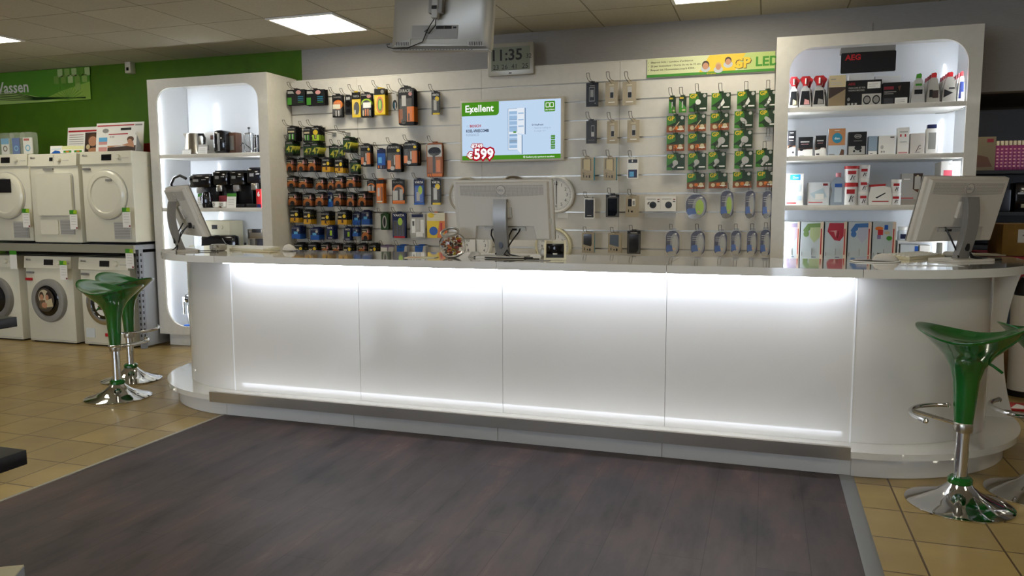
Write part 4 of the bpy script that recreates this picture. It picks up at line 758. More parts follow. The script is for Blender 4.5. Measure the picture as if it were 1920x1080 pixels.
board(199, 252, 248, 5.76, DT, 'tent_card', 'tent card reading €100 with a massage photo, before the large poster', 'tent card', deco3, lean=.15)
m = MB(); m.prism([(0, 0), (.1, 0), (.02, .17)], 0, .003, grey, 'yz'); a = at(254, 285, Y=5.77); tag(m.build('card_side_flap', loc=(a.x, 5.765, DT+.001)), 'grey folding stay beside the €100 tent card', 'card stand')
for i, (x0, x1) in enumerate(((93, 115), (115, 136), (135, 156))):
    def dc(m, w, h, i=i):
        if i == 0: m.prism([(w*.1, 0), (w*.9, 0), (w*.8, h*.3), (w*.4, h*.4)], -.0008, 0, blue); m.box(w*.1, w*.9, -.0008, 0, h*.55, h*.6, sky)
        else: m.box(w*.15, w*.85, -.0008, 0, h*.05, h*.35, green); m.prism(ell(w*.5, h*.2, w*.15, h*.1), -.0012, 0, orange); m.box(0, w, -.0004, 0, h*.5, h, mat('pale_yellow_print', 'd8d8a0', .5))
    board(x0, x1, 274, 5.75, DT, 'standing_card', 'small standing card %s' % ('with a blue car picture, leftmost of three', 'with pale yellow head, middle of three', 'with pale yellow head, rightmost of three, beside the posters')[i], 'card', dc)
a = at(262, 272, Y=6.1); b_ = at(284, 285, Y=6.1)
tag(MB().box(0, .17, 0, .12, 0, .1, red, .008).build('red_box', loc=(a.x, 6.08, DT+.001)), 'plain red box behind the posters beside the left cabinet', 'box')
# ------------------------------------------------------------------ green banner and wall sensor
a = at(170, 186, Y=6.33); zt = 2.755; w = 1.35; h = zt-a.z; x0 = a.x-w; m = MB()
m.box(0, w, 0, .012, 0, h, mat('banner_olive', '55902a', .5)); m.prism([(w*.45, 0), (w, 0), (w, h*.55), (w*.7, h*.3)], -.0006, 0, mat('banner_light_green', '8fb24a', .5)); m.prism([(0, 0), (w*.7, 0), (w*.45, h*.2), (0, h*.5)], -.001, 0, mat('banner_pale_green', 'a4c26c', .5))
for k in range(5): m.tube([(0, -.001, h*(.42-.06*k)), (w*.2, -.001, h*(.36-.06*k)), (w*.45, -.001, h*(.16-.02*k)), (w*.95, -.001, h*.05+k*.002)], .004, dgreen, 4)
for k in range(26): an = PI*(.04+.92*k/25); m.tube([(w*.78, -.001, h*.02), (w*.78+math.cos(an)*h*.55*(1+.2*(k % 2)), -.001, h*.03+math.sin(an)*h*.5)], .0018, mat('thin_green', '6f9c3a', .5), 4)
bm_ = [mat('tile_green_%d' % i, c, .5) for i, c in enumerate(('8fae5a', '7a9c45', 'b4c98a', '5f8f2e'))]
for (u_, v_, c_) in ((.72, .86, 2), (.79, .86, 0), (.86, .86, 2), (.93, .86, 3), (.99, .86, 2), (.68, .66, 1), (.75, .66, 1), (.82, .66, 2), (.89, .66, 1), (.96, .66, 0), (.89, .42, 0)):
    m.prism(rrect(w*(u_-.033), h*v_-.04, w*(u_+.002)+.02, h*v_+.04, .008, 3), -.003, 0, bm_[c_])
m.text('Wassen', at(53, 165, Y=6.33).x-x0, at(53, 172, Y=6.33).z-a.z, .165, white, -.004, 'r', bold=.02)
o = m.build('green_banner', loc=(x0, 6.333, a.z), smooth=False); tag(o, 'green patterned banner with white lettering ending in assen, high on the green wall', 'banner')
q = at(242, 128, Y=6.3); m = MB().box(-.035, .035, -.02, .05, -.05, .06, mat('sensor_cream', 'cfc8b4', .5), .006); o = m.build('wall_sensor', loc=(q.x, 6.299, q.z)); tag(o, 'small beige sensor box at the top of the green wall', 'sensor'); MB().box(-.014, .014, -.023, -.02, -.025, .005, darkp).build('sensor_window', o)
# ------------------------------------------------------------------ bar stools
def stool(x, y, rz, label, tilt=0, seatz=.765):
    t = tag(empty('bar_stool', (x, y, .001), rz), label, 'bar stool', 'green bar stools with chrome bases')
    MB().lathe([(.215, 0), (.217, .006), (.205, .012), (.15, .028), (.09, .055), (.055, .085), (.038, .112), (0, .112)], chrome, n=48).build('base', t)
    MB().lathe([(.05, .1), (.05, .118), (.04, .128), (.03, .128)], stoolg, n=24).build('base_collar', t)
    MB().lathe([(.027, .11), (.027, .345), (0, .345)], chrome, n=24).build('gas_column', t)
    MB().lathe([(.036, .33), (.038, .335), (.038, .368), (.036, .372)], steel, n=24).build('steel_collar', t)
    m = MB(); R_ = .2; m.tube([(R_*math.cos(a)-.01, R_*math.sin(a), .395) for a in [math.radians(q) for q in range(118, 243, 6)]], .0105, chrome, 10)
    for a in (118, 240): m.lathe([(0, -.014), (.01, -.01), (.014, 0), (.01, .01), (0, .014)], chrome, (R_*math.cos(math.radians(a))-.01, R_*math.sin(math.radians(a)), .395), 12)
    m.tube([(-.03, .0, .36), (-.12, -.02, .38), (-R_-.008, -.03, .395)], .009, chrome, 8); m.build('foot_rest', t)
    # one piece moulded shell: funnel outside, saddle inside
    n = 48; rings = []
    def Hh(a):
        c, s = math.cos(a), math.sin(a); return (.054 if c > 0 else .024)*abs(c)**1.6-.022*abs(s)**2
    for (rx, ry, z, wt, dx) in ((.037, .033, .37, 0, 0), (.044, .038, .45, 0, 0), (.052, .045, .56, 0, 0), (.068, .06, .62, 0, .002), (.1, .09, .668, .12, .006), (.14, .125, .7, .4, .012), (.18, .155, .732, .75, .012), (.205, .178, .757, .95, .01), (.218, .188, .766, 1, .008), (.217, .187, .771, 1, .008), (.207, .178, .768, 1, .008), (.175, .152, .751, .85, .008), (.13, .112, .734, .55, .004), (.07, .06, .723, .2, 0), (.001, .001, .72, 0, 0)):
        ring = []
        for k in range(n):
            a = 2*PI*k/n; ex = 1+(.06*wt if math.cos(a) > 0 else 0)*math.cos(a)
            ring.append((dx+rx*math.cos(a)*ex, ry*math.sin(a), z+wt*Hh(a)+(seatz-.765)))
        rings.append(ring)
    m = MB(); vs = [p for r_ in rings for p in r_]; fs = [tuple(range(n))]
    for j in range(len(rings)-1):
        for k in range(n): fs.append((j*n+k, j*n+(k+1) % n, (j+1)*n+(k+1) % n, (j+1)*n+k))
    m.add(vs, fs, stoolg); o = m.build('seat_shell', t, normals=False); o.data.set_sharp_from_angle(angle=math.radians(80))
    bm = bmesh.new(); bm.from_mesh(o.data); bmesh.ops.recalc_face_normals(bm, faces=bm.faces); bm.to_mesh(o.data); bm.free()
    MB().tube([(.05, 0, .66), (.1, 0, .635), (.135, 0, .61)], .006, stoolg, 8).build('lift_lever', t)
    return t
stool(.846, 3.754, -.42, 'green bar stool in front of the right end of the counter')
stool(1.22, 4.0, .25, 'green bar stool cut off by the right edge')
stool(-4.274, 4.148, PI+.1, 'front green bar stool left of the counter')
stool(-4.612, 4.613, PI-.1, 'rear green bar stool left of the counter, behind another stool')
def _last(): return bpy.data.objects[-1] if 0 else LASTO[0]
# ------------------------------------------------------------------ monitors on the counter
def ventmat():
    m = mat('vent_grid', '9a958d', .5); nt, b, N, L = nodes(m); tc = N('ShaderNodeTexCoord'); br = N('ShaderNodeTexBrick'); br.offset = 0; br.inputs['Scale'].default_value = 1
    mp = N('ShaderNodeMapping'); mp.inputs['Rotation'].default_value = (PI/2, 0, 0); L(tc.outputs['Object'], mp.inputs[0])
    br.inputs['Brick Width'].default_value = .008; br.inputs['Row Height'].default_value = .008; br.inputs['Mortar Size'].default_value = .0018; br.inputs['Color1'].default_value = hexc('8a867f'); br.inputs['Color2'].default_value = hexc('96918a'); br.inputs['Mortar'].default_value = hexc('bdb8af'); L(mp.outputs[0], br.inputs['Vector']); L(br.outputs[0], b.inputs['Base Color']); return m
ventm = ventmat()
def monitor(x, y, rz, label, w=.56, h=.355, tilt=.2, zb=.1, cables=True):
    t = tag(empty('computer_monitor', (x, y, TOP+.0005), rz), label, 'monitor', 'grey monitors on the counter')
    MB().prism(rrect(-.15, -.09, .15, .11, .05, 6), 0, .012, monitor_m, 'xy').build('foot_plate', t)
    # curved column, in front (towards the back side of the screen)
    pr = []; n = 12; back = []
    for i in range(n+1):
        s = i/n; z = .008+s*.33; yc = .02-.055*math.sin(s*2.2); pr.append((yc-.02, z)); back.append((yc+.018, z))
    m = MB(); m.prism(pr+back[::-1], -.039, .039, silver_d, 'yz'); st = m.build('stand_column', t)
    m = MB(); m.prism(ell(0, .075, .012, .022, 14), -.0375, -.0355+.008, darkp, M=Matrix.Translation((0, 0.008, 0))); m.build('cable_hole', st)
    yb = .055+max(0, tilt-.2)*.38
    A = Matrix.Translation((0, yb, zb)) @ Matrix.Rotation(tilt, 4, 'X')
    m = MB(); m.box(-w/2, w/2, 0, .026, 0, h, monitor_m, .006, M=A); m.build('screen_housing', t)
    sc = _last()
    MB().ringp(rrect(-w/2-.001, -.001, w/2+.001, h+.001, .006, 2), rrect(-w/2+.012, .012, w/2-.012, h-.012, .002, 2), .026, .031, grey).build('bezel', sc, rot=(tilt, 0, 0), loc=(0, yb, zb))
    MB().box(-w/2+.011, w/2-.011, .026, .028, .011, h-.011, black_gloss, M=A).build('display', t)
    m = MB(); m.prism([(-w*.47, .008), (-w*.29, .008), (-w*.27, h*.235), (w*.3, h*.235), (w*.32, .008), (w*.47, .008), (w*.47, h*.975), (-w*.47, h*.975)], 0, -.018, monitor_m, taper=[(-w*.455, .014), (-w*.3, .014), (-w*.28, h*.25), (w*.31, h*.25), (w*.33, .014), (w*.455, .014), (w*.455, h*.96), (-w*.455, h*.96)], M=A); rs = m.build('rear_shell', t)
    MB().prism([(-w*.42, h*.76), (0, h*.73), (w*.42, h*.76), (w*.42, h*.93), (-w*.42, h*.93)], -.0195, -.0175, ventm).build('vent_grid', rs, rot=(tilt, 0, 0), loc=(0, yb, zb), smooth=False)
    m = MB(); m.lathe([(.03, -.018), (.03, -.0225), (0, -.0225)], monitor_m, (0, 0, h*.845), 28, 'y', A); m.lathe([(.0285, -.0236), (.0262, -.0236)], mat('logo_grey', '5a5753', .5), (0, 0, h*.845), 28, 'y', A, cap=False); m.text('DELL', 0, h*.845-.006, .017, silver_d, -.0236, 'c', bold=.03, M=A); m.build('logo', rs, normals=False)
    MB().box(-.045, .045, -.035, -.017, .14, .23, monitor_m, .004, M=A).box(.035, .06, -.03, -.018, .14, .2, lgrey, .003, M=A).build('mount_plate', t)
    MB().box(-w*.2, w*.22, -.006, .001, h*.16, h*.225, lgrey, M=A).box(-w*.12, -w*.04, -.008, -.005, h*.17, h*.2, darkp, M=A).box(w*.08, w*.13, -.008, -.005, h*.17, h*.2, darkp, M=A).build('port_recess', sc)
    MB().box(w/2-.045, w/2-.012, -.006, .001, .1, .13, lgrey, .002, M=A).build('side_port', rs)
    if cables:
        m = MB(); m.tube([(-.08, .055, zb+.09), (-.075, .02, zb+.03), (-.03, .01, .045), (-.04, -.01, .02)], .0045, black, 6)
        m.tube([(.1, .06, zb+.09), (.095, .02, zb+.05), (.06, .0, zb+.0), (.03, -.01, .05), (.05, -.02, .02), (.14, -.05, .006), (.2, -.06, .006)], .0045, black, 6); m.tube([(.05, .05, zb+.07), (.04, .01, zb+.03), (.035, -.01, .05), (.02, -.03, .02), (.08, -.07, .006)], .004, black, 6)
        m.box(.09, .112, .045, .065, zb+.06, zb+.095, darkp); m.build('cable', t)
    return t
monitor(-1.462, 4.25, .02, 'grey monitor seen from the back at the middle of the counter', w=.60)
monitor(-3.80, 4.27, -.62, 'monitor turned sideways on the left end of the counter', tilt=.36)
monitor(1.0, 4.66, .62, 'monitor turned sideways on the right end of the counter', tilt=.28)
# ------------------------------------------------------------------ small things on the counter
Z = TOP+.0008
def mouse(x, y, rz, label):
    m = MB(); v = []; n = 16; R = 7; vs = []; fs = []
    for j in range(R+1):
        s = j/R; a = s*PI/2; r = math.cos(a); z = .032*math.sin(a)
        for k in range(n): an = 2*PI*k/n; vs.append((.036*r*math.cos(an), .064*r*math.sin(an), 1.2*z*(1+.15*math.sin(an)*r)))
    for j in range(R):
        for k in range(n): fs.append((j*n+k, j*n+(k+1) % n, (j+1)*n+(k+1) % n, (j+1)*n+k))
    fs.append(tuple(range(n))); m.add(vs, fs, monitor_m); o = m.build('computer_mouse', loc=(x, y, Z+.006), rot=(0, 0, rz)); MB().box(-.003, .003, .022, .042, .03, .04, darkp, .001).build('wheel', o); return tag(o, label, 'computer mouse')
def kbd(x, y, rz, label, L_=.4):
    t = tag(empty('keyboard', (x, y, Z), rz), label, 'keyboard'); m = MB(); m.prism([(-.07, 0), (.07, 0), (.07, .025), (-.07, .012)], -L_/2, L_/2, offw, 'yz'); m.build('housing', t)
    m = MB()
    for r_ in range(5):
        for c_ in range(16): xx = -L_/2+.015+c_*(L_-.03)/16; yy = -.06+r_*.025; zz = .013+(yy+.07)*.09; m.box(xx, xx+.02, yy, yy+.02, zz, zz+.006, white)
    o = m.build('keys', t, smooth=False); return t
q = at(1620, 487, Z=TOP); t = MB().prism(ell(0, 0, .125, .1, 30), 0, .004, black, 'xy').build('mouse_pad', loc=(.55, 4.47, Z), rot=(0, 0, .3)); tag(t, 'black and white round mouse pad at the right end of the counter', 'mouse pad'); MB().ringp(ell(0, 0, .127, .102, 30), ell(0, 0, .115, .09, 30), .0005, .0055, white, 'xy').build('white_rim', t)
mouse(.60, 4.47, 1.3, 'beige mouse on the round black pad at the right'); kbd(.80, 4.84, .95, 'beige keyboard in front of the right monitor')
m = MB(); m.box(-.04, .04, -.05, .05, 0, .03, silver, .012).box(-.02, .02, -.11, -.03, .012, .026, silver, .006); tag(m.build('barcode_scanner', loc=(1.02, 4.99, Z), rot=(0, 0, 1.2)), 'grey barcode scanner behind the keyboard at the right', 'scanner')
tag(MB().prism([(-.16, -.05), (.14, -.02), (.12, .04), (-.1, .0)], 0, .0006, mat('bright_paper', 'f4f6fa', .5), 'xy').build('paper_sheet', loc=(.78, 4.26, Z)), 'white paper sheet at the rounded right edge of the counter', 'paper')
kbd(-3.36, 4.50, -.3, 'beige keyboard in front of the left monitor', .38)
m = MB(); m.box(-.045, .045, -.04, .05, 0, .045, silver, .016).tube([(0, -.03, .03), (.04, -.08, .02), (.08, -.1, .014)], .013, silver, 8); tag(m.build('barcode_scanner', loc=(-3.585, 4.40, Z)), 'grey barcode scanner lying left of the keyboard on the left end', 'scanner')
m = MB(); m.tube([(-3.78, 4.3, Z+.005), (-3.7, 4.24, Z+.005), (-3.62, 4.27, Z+.005), (-3.5, 4.3, Z+.006)], .0035, black, 6); tag(m.build('loose_cable'), 'black cable lying by the foot of the left monitor', 'cable')
tag(MB().box(-.12, .12, -.04, .04, 0, .004, beige).build('notepad', loc=(-3.20, 4.34, Z), rot=(0, 0, -.1)), 'flat beige notepad right of the left keyboard', 'notepad')
mouse(-3.08, 4.5, 1.1, 'beige mouse beside the left keyboard')
# card terminal
t = tag(empty('card_terminal', (-1.13, 4.2, Z), .25), 'white card terminal with dark recess, right of the middle monitor', 'card terminal')
m = MB(); m.prism([(-.07, .0), (.09, .0), (.09, .1), (.05, .105), (-.02, .075), (-.07, .03)], -.062, -.05, offw, 'yz'); m.prism([(-.07, .0), (.09, .0), (.09, .1), (.05, .105), (-.02, .075), (-.07, .03)], .05, .062, offw, 'yz'); m.box(-.05, .05, -.07, .09, 0, .012, offw).box(-.05, .05, .08, .09, .01, .1, offw); m.build('shell', t)
MB().box(-.049, .049, -.06, .079, .012, .03, darkp).box(-.049, .049, .02, .079, .03, .085, black_gloss, .004).build('reader', t); MB().box(-.012, .012, -.062, -.04, .03, .036, white).build('key', t)
m = MB(); m.box(-.05, .05, -.05, .06, 0, .05, silver, .012); tag(m.build('receipt_printer', loc=(-1.22, 4.42, Z)), 'grey receipt device behind the card terminal', 'receipt printer')
# candy jar, lying tilted opening towards the viewer
t = tag(empty('candy_jar', (-1.74, 4.16, Z), 0), 'round glass jar of wrapped sweets on the counter', 'jar')
A = Matrix.Translation((0, 0, .079)) @ Matrix.Rotation(math.radians(28), 4, 'X')
prof = [(0, -.072), (.045, -.07), (.07, -.05), (.078, -.015), (.072, .03), (.05, .055), (.05, .075)]
m = MB(); m.lathe(prof+[(.046, .075), (.046, .056), (.067, .03), (.073, -.015), (.066, -.046), (.04, -.065), (0, -.067)], glass, n=36, M=A); m.build('glass_body', t)
MB().lathe([(.05, .072), (.054, .074), (.055, .084), (.05, .086), (.047, .08), (.05, .072)], silver, n=32, M=A, cap=False).build('rim', t)
m = MB(); cols = [red, yellow, brown, white, orange, red, beige, copper]
for k in range(60):
    while True:
        p = Vector((random.uniform(-.06, .06), random.uniform(-.06, .06), random.uniform(-.055, .028)))
        if (p.x**2+p.y**2) < .056**2*(1-abs(p.z/.09)**2): break
    Mx = A @ Matrix.Translation(p) @ Matrix.Rotation(random.uniform(0, 6), 4, (random.random(), random.random(), .3)); m.box(-.011, .011, -.006, .006, -.005, .005, random.choice(cols), M=Mx); m.box(-.018, .018, -.004, .004, -.001, .001, random.choice(cols), M=Mx)
o = m.build('wrapped_sweets', loc=(-1.74, 4.16, Z), smooth=False); tag(o, 'mixed red, brown and yellow wrapped sweets inside the glass jar', 'sweets', kind='stuff')
tag(MB().box(-.09, .09, -.05, .05, 0, .003, offw).box(-.08, .0, -.04, .0, .003, .0036, orange).build('flyer', loc=(-1.92, 4.12, Z), rot=(0, 0, .15)), 'pale flyer with orange print left of the sweets jar', 'paper')
m = MB(); m.box(-.012, .012, -.006, .006, 0, .06, navy, .002); tag(MB().prism(ell(0, 0, .045, .03, 18), 0, .03, monitor_m, 'xy', taper=ell(0, 0, .025, .018, 18)).build('desk_gadget', loc=(-1.635, 4.26, Z)), 'small white domed gadget between the jar and the middle monitor', 'gadget')
tag(MB().tube([(-1.62, 4.2, Z+.005), (-1.56, 4.17, Z+.006), (-1.48, 4.14, Z+.005), (-1.2, 4.12, Z+.005)], .004, black, 6).build('loose_cable'), 'black cable across the counter under the middle monitor', 'cable')
tag(MB().box(-.07, .07, -.03, .03, 0, .002, grey).build('loose_paper', loc=(-1.2, 4.08, Z)), 'small grey card in front of the card terminal', 'paper')
# ------------------------------------------------------------------ left cabinet contents
def on_shelf(px, Y, z): return at(px, 300, Y=Y).x
s1, s2, s3 = [z+.001 for z in LS]
def pcard(x, y, z, label, gm=green, w=.09, h=.1):
    m = MB(); m.box(-w/2, w/2, 0, .002, 0, h, white); m.box(-w/2, w/2, -.0008, 0, h*.78, h, gm)
    for q in range(3): m.box(-w*.35, w*.3, -.0006, 0, h*(.2+.17*q), h*(.23+.17*q), lgrey)
    return tag(m.build('price_card', loc=(x, y, z), rot=(-.15, 0, 0), smooth=False), label, 'price card')
t = tag(empty('kettle', (on_shelf(361, 6.0, 0)-.0, 6.02, s1), .2), 'steel kettle with black handle on the top shelf', 'kettle')
MB().lathe([(.085, 0), (.085, .02), (.08, .03), (.062, .19), (.055, .2), (0, .205)], steel, n=32).build('body', t); MB().tube([(.05, 0, .19), (.1, 0, .19), (.115, 0, .16), (.105, 0, .06), (.085, 0, .03)], .013, black_gloss, 8).build('handle', t); MB().lathe([(.09, -.0), (.09, .012)], darkp, n=32).build('base', t); MB().prism([(-.06, .15), (-.09, .2), (-.05, .2)], -.015, .015, steel).build('spout', t)
pcard(on_shelf(350, 5.92, 0), 5.92, s1, 'small white card before the steel kettle', lgrey, .1, .05); pcard(on_shelf(380, 5.93, 0), 5.93, s1, 'white card right of the steel kettle', lgrey, .1, .09)
m = MB(); m.box(-.16, .16, 0, .1, 0, .22, white).box(.06, .14, -.002, 0, .15, .19, brown).box(-.1, .04, -.001, 0, .05, .1, lgrey); tag(m.build('white_carton', loc=(on_shelf(388, 6.14, 0), 6.13, s1)), 'white carton behind the kettle on the top shelf', 'carton')
t = tag(empty('toaster', (on_shelf(414, 6.0, 0), 6.0, s1)), 'black toaster standing upright on the top shelf', 'toaster')
MB().box(-.062, .062, -.02, .1, .01, .215, black_gloss, .02).box(-.03, .03, -.01, .09, .213, .218, darkp).build('body', t); MB().box(-.06, .06, -.015, .09, 0, .012, steel).build('base', t); MB().box(-.012, .012, -.024, -.019, .03, .19, silver_d, .002).build('lever_slot', t)
m = MB(); m.box(-.05, .05, 0, .09, 0, .2, brown, .006).box(-.02, .03, -.003, 0, .04, .17, steel); tag(m.build('coffee_grinder', loc=(on_shelf(433, 6.05, 0)+.012, 6.05, s1)), 'brown and steel box-shaped appliance right of the toaster', 'appliance')
tag(MB().tube([(-4.78, 6.1, s1+.08), (-4.7, 6.02, s1+.1), (-4.62, 6.0, s1+.06), (-4.56, 6.0, s1+.006), (-4.7, 5.99, s1+.006)], .004, black, 6).build('power_cord', loc=(.12, 0, 0)), 'black cord looping between the toaster and the french press', 'cord')
t = tag(empty('french_press', (on_shelf(469, 5.98, 0), 5.98, s1)), 'glass and chrome french press with black knob on the top shelf', 'french press')
MB().lathe([(.045, .01), (.045, .17), (.043, .17), (.043, .012)], glass, n=28).build('beaker', t); m = MB(); m.lathe([(.048, 0), (.048, .012)], chrome, n=28).lathe([(.049, .165), (.049, .175), (.02, .19), (0, .19)], chrome, n=28)
for q in range(4): a = PI/4+q*PI/2; m.tube([(.047*math.cos(a), .047*math.sin(a), .005), (.047*math.cos(a), .047*math.sin(a), .17)], .003, chrome, 5)
m.build('frame', t); MB().lathe([(.003, .19), (.003, .215), (.012, .22), (.012, .232), (0, .235)], black, n=14).build('plunger_knob', t); MB().tube([(.048, 0, .15), (.085, 0, .14), (.085, 0, .05), (.048, 0, .04)], .006, chrome, 6).build('handle', t)
MB().lathe([(.03, 0), (.03, .16), (.024, .17)], black_gloss, n=20).build('spare', None, loc=(on_shelf(484, 6.05, 0)-.02, 6.06, s1)).name = 'milk_frother'; tag(bpy.data.objects['milk_frother'], 'dark tall cup at the right end of the top shelf', 'milk frother')
# second shelf: coffee machines
def espresso(px0, px1, y, z, h, label, name='coffee_machine', style=0):
    x0, x1 = on_shelf(px0, y, 0), on_shelf(px1, y, 0); w = x1-x0; t = tag(empty(name, (x0+w/2, y, z)), label, 'coffee machine', 'black coffee machines on the second shelf')
    MB().box(-w/2, w/2, .12, .24, 0, h, black, .012).box(-w/2, w/2, 0, .2, h*.62, h, black_gloss, .015).build('body', t)
    MB().box(-w/2, w/2, -.02, .13, 0, .035, darkp, .006).build('drip_tray', t)
    MB().box(-.03, .03, -.012, .03, h*.45, h*.63, steel if style else silver_d, .006).build('spout', t)
    m = MB(); m.box(-w*.3, -w*.05, -.003, 0, h*.8, h*.88, silver_d).box(w*.1, w*.3, -.002, 0, h*.85, h*.87, lgrey); m.build('control', t)
    MB().box(-w*.4, w*.4, .02, .18, h-.002, h+.012, darkp, .004).build('cup_tray', t)
    return t
espresso(352, 392, 5.96, s2, .3, 'black coffee machine with a bent hose, leftmost on the second shelf'); espresso(396, 424, 5.98, s2, .33, 'black coffee machine behind the cups, second from left', style=1)
espresso(427, 456, 6.0, s2, .33, 'plain black coffee machine, third from left on the second shelf'); espresso(461, 490, 5.95, s2, .35, 'black coffee machine with steel spout beside the red sleeve', style=1)
tag(MB().tube([(-5.30, 5.93, s2+.12), (-5.32, 5.92, s2+.22), (-5.28, 5.92, s2+.28), (-5.22, 5.93, s2+.3), (-5.16, 5.94, s2+.27)], .014, black_gloss, 10).box(-5.325, -5.28, 5.9, 5.94, s2+.1, s2+.2, chrome, .008).box(-5.33, -5.27, 5.89, 5.96, s2+.0, s2+.03, darkp).tube([(-5.32, 5.92, s2+.03), (-5.34, 5.92, s2+.12)], .006, black, 6).build('milk_hose'), 'black hose with chrome nozzle at the left of the second shelf', 'hose')
def cup(x, y, z, label, m_=white):
    t = tag(MB().lathe([(.022, 0), (.034, .012), (.038, .055), (.035, .055), (.03, .014), (0, .01)], m_, n=22).build('coffee_cup', loc=(x, y, z)), label, 'cup', 'cups on the second shelf')
    MB().tube([(.036, 0, .045), (.055, 0, .042), (.055, 0, .022), (.034, 0, .018)], .004, m_, 6).build('handle', t); m = MB(); m.lathe([(.012, -.0385), (.009, -.0385)], darkp, (0, 0, .03), 14, 'y', cap=False); m.build('print', t); return t
cup(on_shelf(403, 5.9, 0), 5.895, s2, 'white cup with round print before the second coffee machine'); cup(on_shelf(412, 5.93, 0)+.045, 5.915, s2, 'white cup standing at the right of another cup')
tag(MB().box(-.04, .04, 0, .05, 0, .11, redd, .006).build('red_tin', loc=(on_shelf(417, 5.97, 0), 5.945, s2)), 'dark red tin behind the two cups', 'tin')
t = tag(empty('coffee_pot', (on_shelf(384, 5.9, 0)+.01, 5.9, s2)), 'black glass coffee pot beside the cups', 'coffee pot'); MB().lathe([(.045, 0), (.05, .02), (.05, .1), (.04, .14), (0, .145)], black_gloss, n=24).build('body', t); MB().tube([(-.045, 0, .12), (-.075, 0, .1), (-.07, 0, .03), (-.045, 0, .02)], .007, darkp, 6).build('handle', t)
pcard(on_shelf(430, 5.89, 0), 5.885, s2, 'white card with green head before the third coffee machine', green, .1, .13); pcard(on_shelf(371, 5.89, 0), 5.885, s2, 'white card with green head beside the coffee pot', green, .06, .13); pcard(on_shelf(491, 5.9, 0)-.01, 5.89, s2, 'white card at the right end of the second shelf', lgrey, .05, .12)
m = MB(); m.box(-.026, .026, 0, .04, 0, .165, red).box(-.022, .022, -.001, 0, .0, .03, navy); m.text('6', 0, .1, .06, white, -.0015, 'c', bold=.03); tag(m.build('capsule_sleeve', loc=(on_shelf(483, 5.89, 0), 5.885, s2), smooth=False), 'red sleeve printed with a white 6 on the second shelf', 'box')
# third shelf
t = tag(empty('bread_maker', (on_shelf(405, 6.05, 0), 6.05, s3)), 'white control box with small display, upper back of the third shelf', 'appliance'); MB().box(-.19, .12, 0, .2, 0, .33, offw, .01).build('body', t); MB().box(-.08, -.02, -.002, 0, .25, .29, black).build('display', t); MB().lathe([(.02, -.012), (.02, 0)], offw, (.03, 0, .27), 18, 'y').build('knob', t)
t = tag(empty('deep_fryer', (on_shelf(405, 5.9, 0), 5.94, s3)), 'black rounded appliance on the third shelf behind the left monitor', 'appliance'); MB().box(-.26, .14, 0, .08, 0, .2, black_gloss, .03).build('body', t); MB().tube([(.0, -.004, .17), (.04, -.006, .12), (.1, -.004, .1)], .003, grey, 6).build('trim', t)
tag(MB().lathe([(.05, 0), (.055, .08), (.05, .1), (.01, .11), (.01, .13), (0, .13)], darkp, n=20).build('small_pot', loc=(on_shelf(448, 5.98, 0)+.03, 5.98, s3)), 'small dark pot with knob lid on the third shelf', 'pot')
t = tag(empty('espresso_machine', (on_shelf(478, 5.93, 0), 5.93, s3)), 'silver and black espresso machine on the third shelf', 'coffee machine'); MB().box(-.11, .1, .08, .25, 0, .255, steel, .008).box(-.11, -.09, 0, .1, 0, .255, steel).box(.07, .1, 0, .1, 0, .255, darkp).box(-.11, .1, 0, .1, .17, .255, steel, .004).build('body', t); MB().box(-.06, .04, -.006, .004, .225, .258, darkp, .003).build('display', t)
MB().box(-.03, .03, .02, .06, .08, .17, darkp).build('spout', t)
for s in (-.08, .07): MB().lathe([(.012, -.006), (.012, 0)], chrome, (s, 0, .235), 14, 'y').build('knob', t)
tag(MB().lathe([(.025, 0), (.025, .09), (.018, .1)], offw, n=18).box(-.015, .015, -.026, -.024, .02, .05, green).build('small_can', loc=(on_shelf(352, 5.92, 0), 5.92, s3)), 'small white can with green label at the left of the third shelf', 'can')
# bottom shelf
t = tag(empty('food_mixer', (on_shelf(346, 5.98, 0)+.05, 6.0, .193)), 'chrome and black kitchen machine low in the left cabinet', 'kitchen machine')
MB().lathe([(.07, .0), (.09, .02), (.1, .12), (.1, .2)], chrome, n=28).build('bowl', t); MB().box(-.13, .08, -.02, .12, .21, .3, black_gloss, .02).box(-.14, -.09, -.03, .0, .22, .27, chrome, .005).box(-.13, .08, -.03, -.018, .24, .25, chrome).box(-.13, .08, -.03, -.018, .27, .28, chrome).build('head', t)
MB().prism(rrect(-.15, -.05, .1, .13, .04, 4), -.03, .0, blue, 'xy').build('blue_base', t); MB().box(-.148, -.13, -.03, -.01, .1, .27, chrome, .004).build('lever', t)
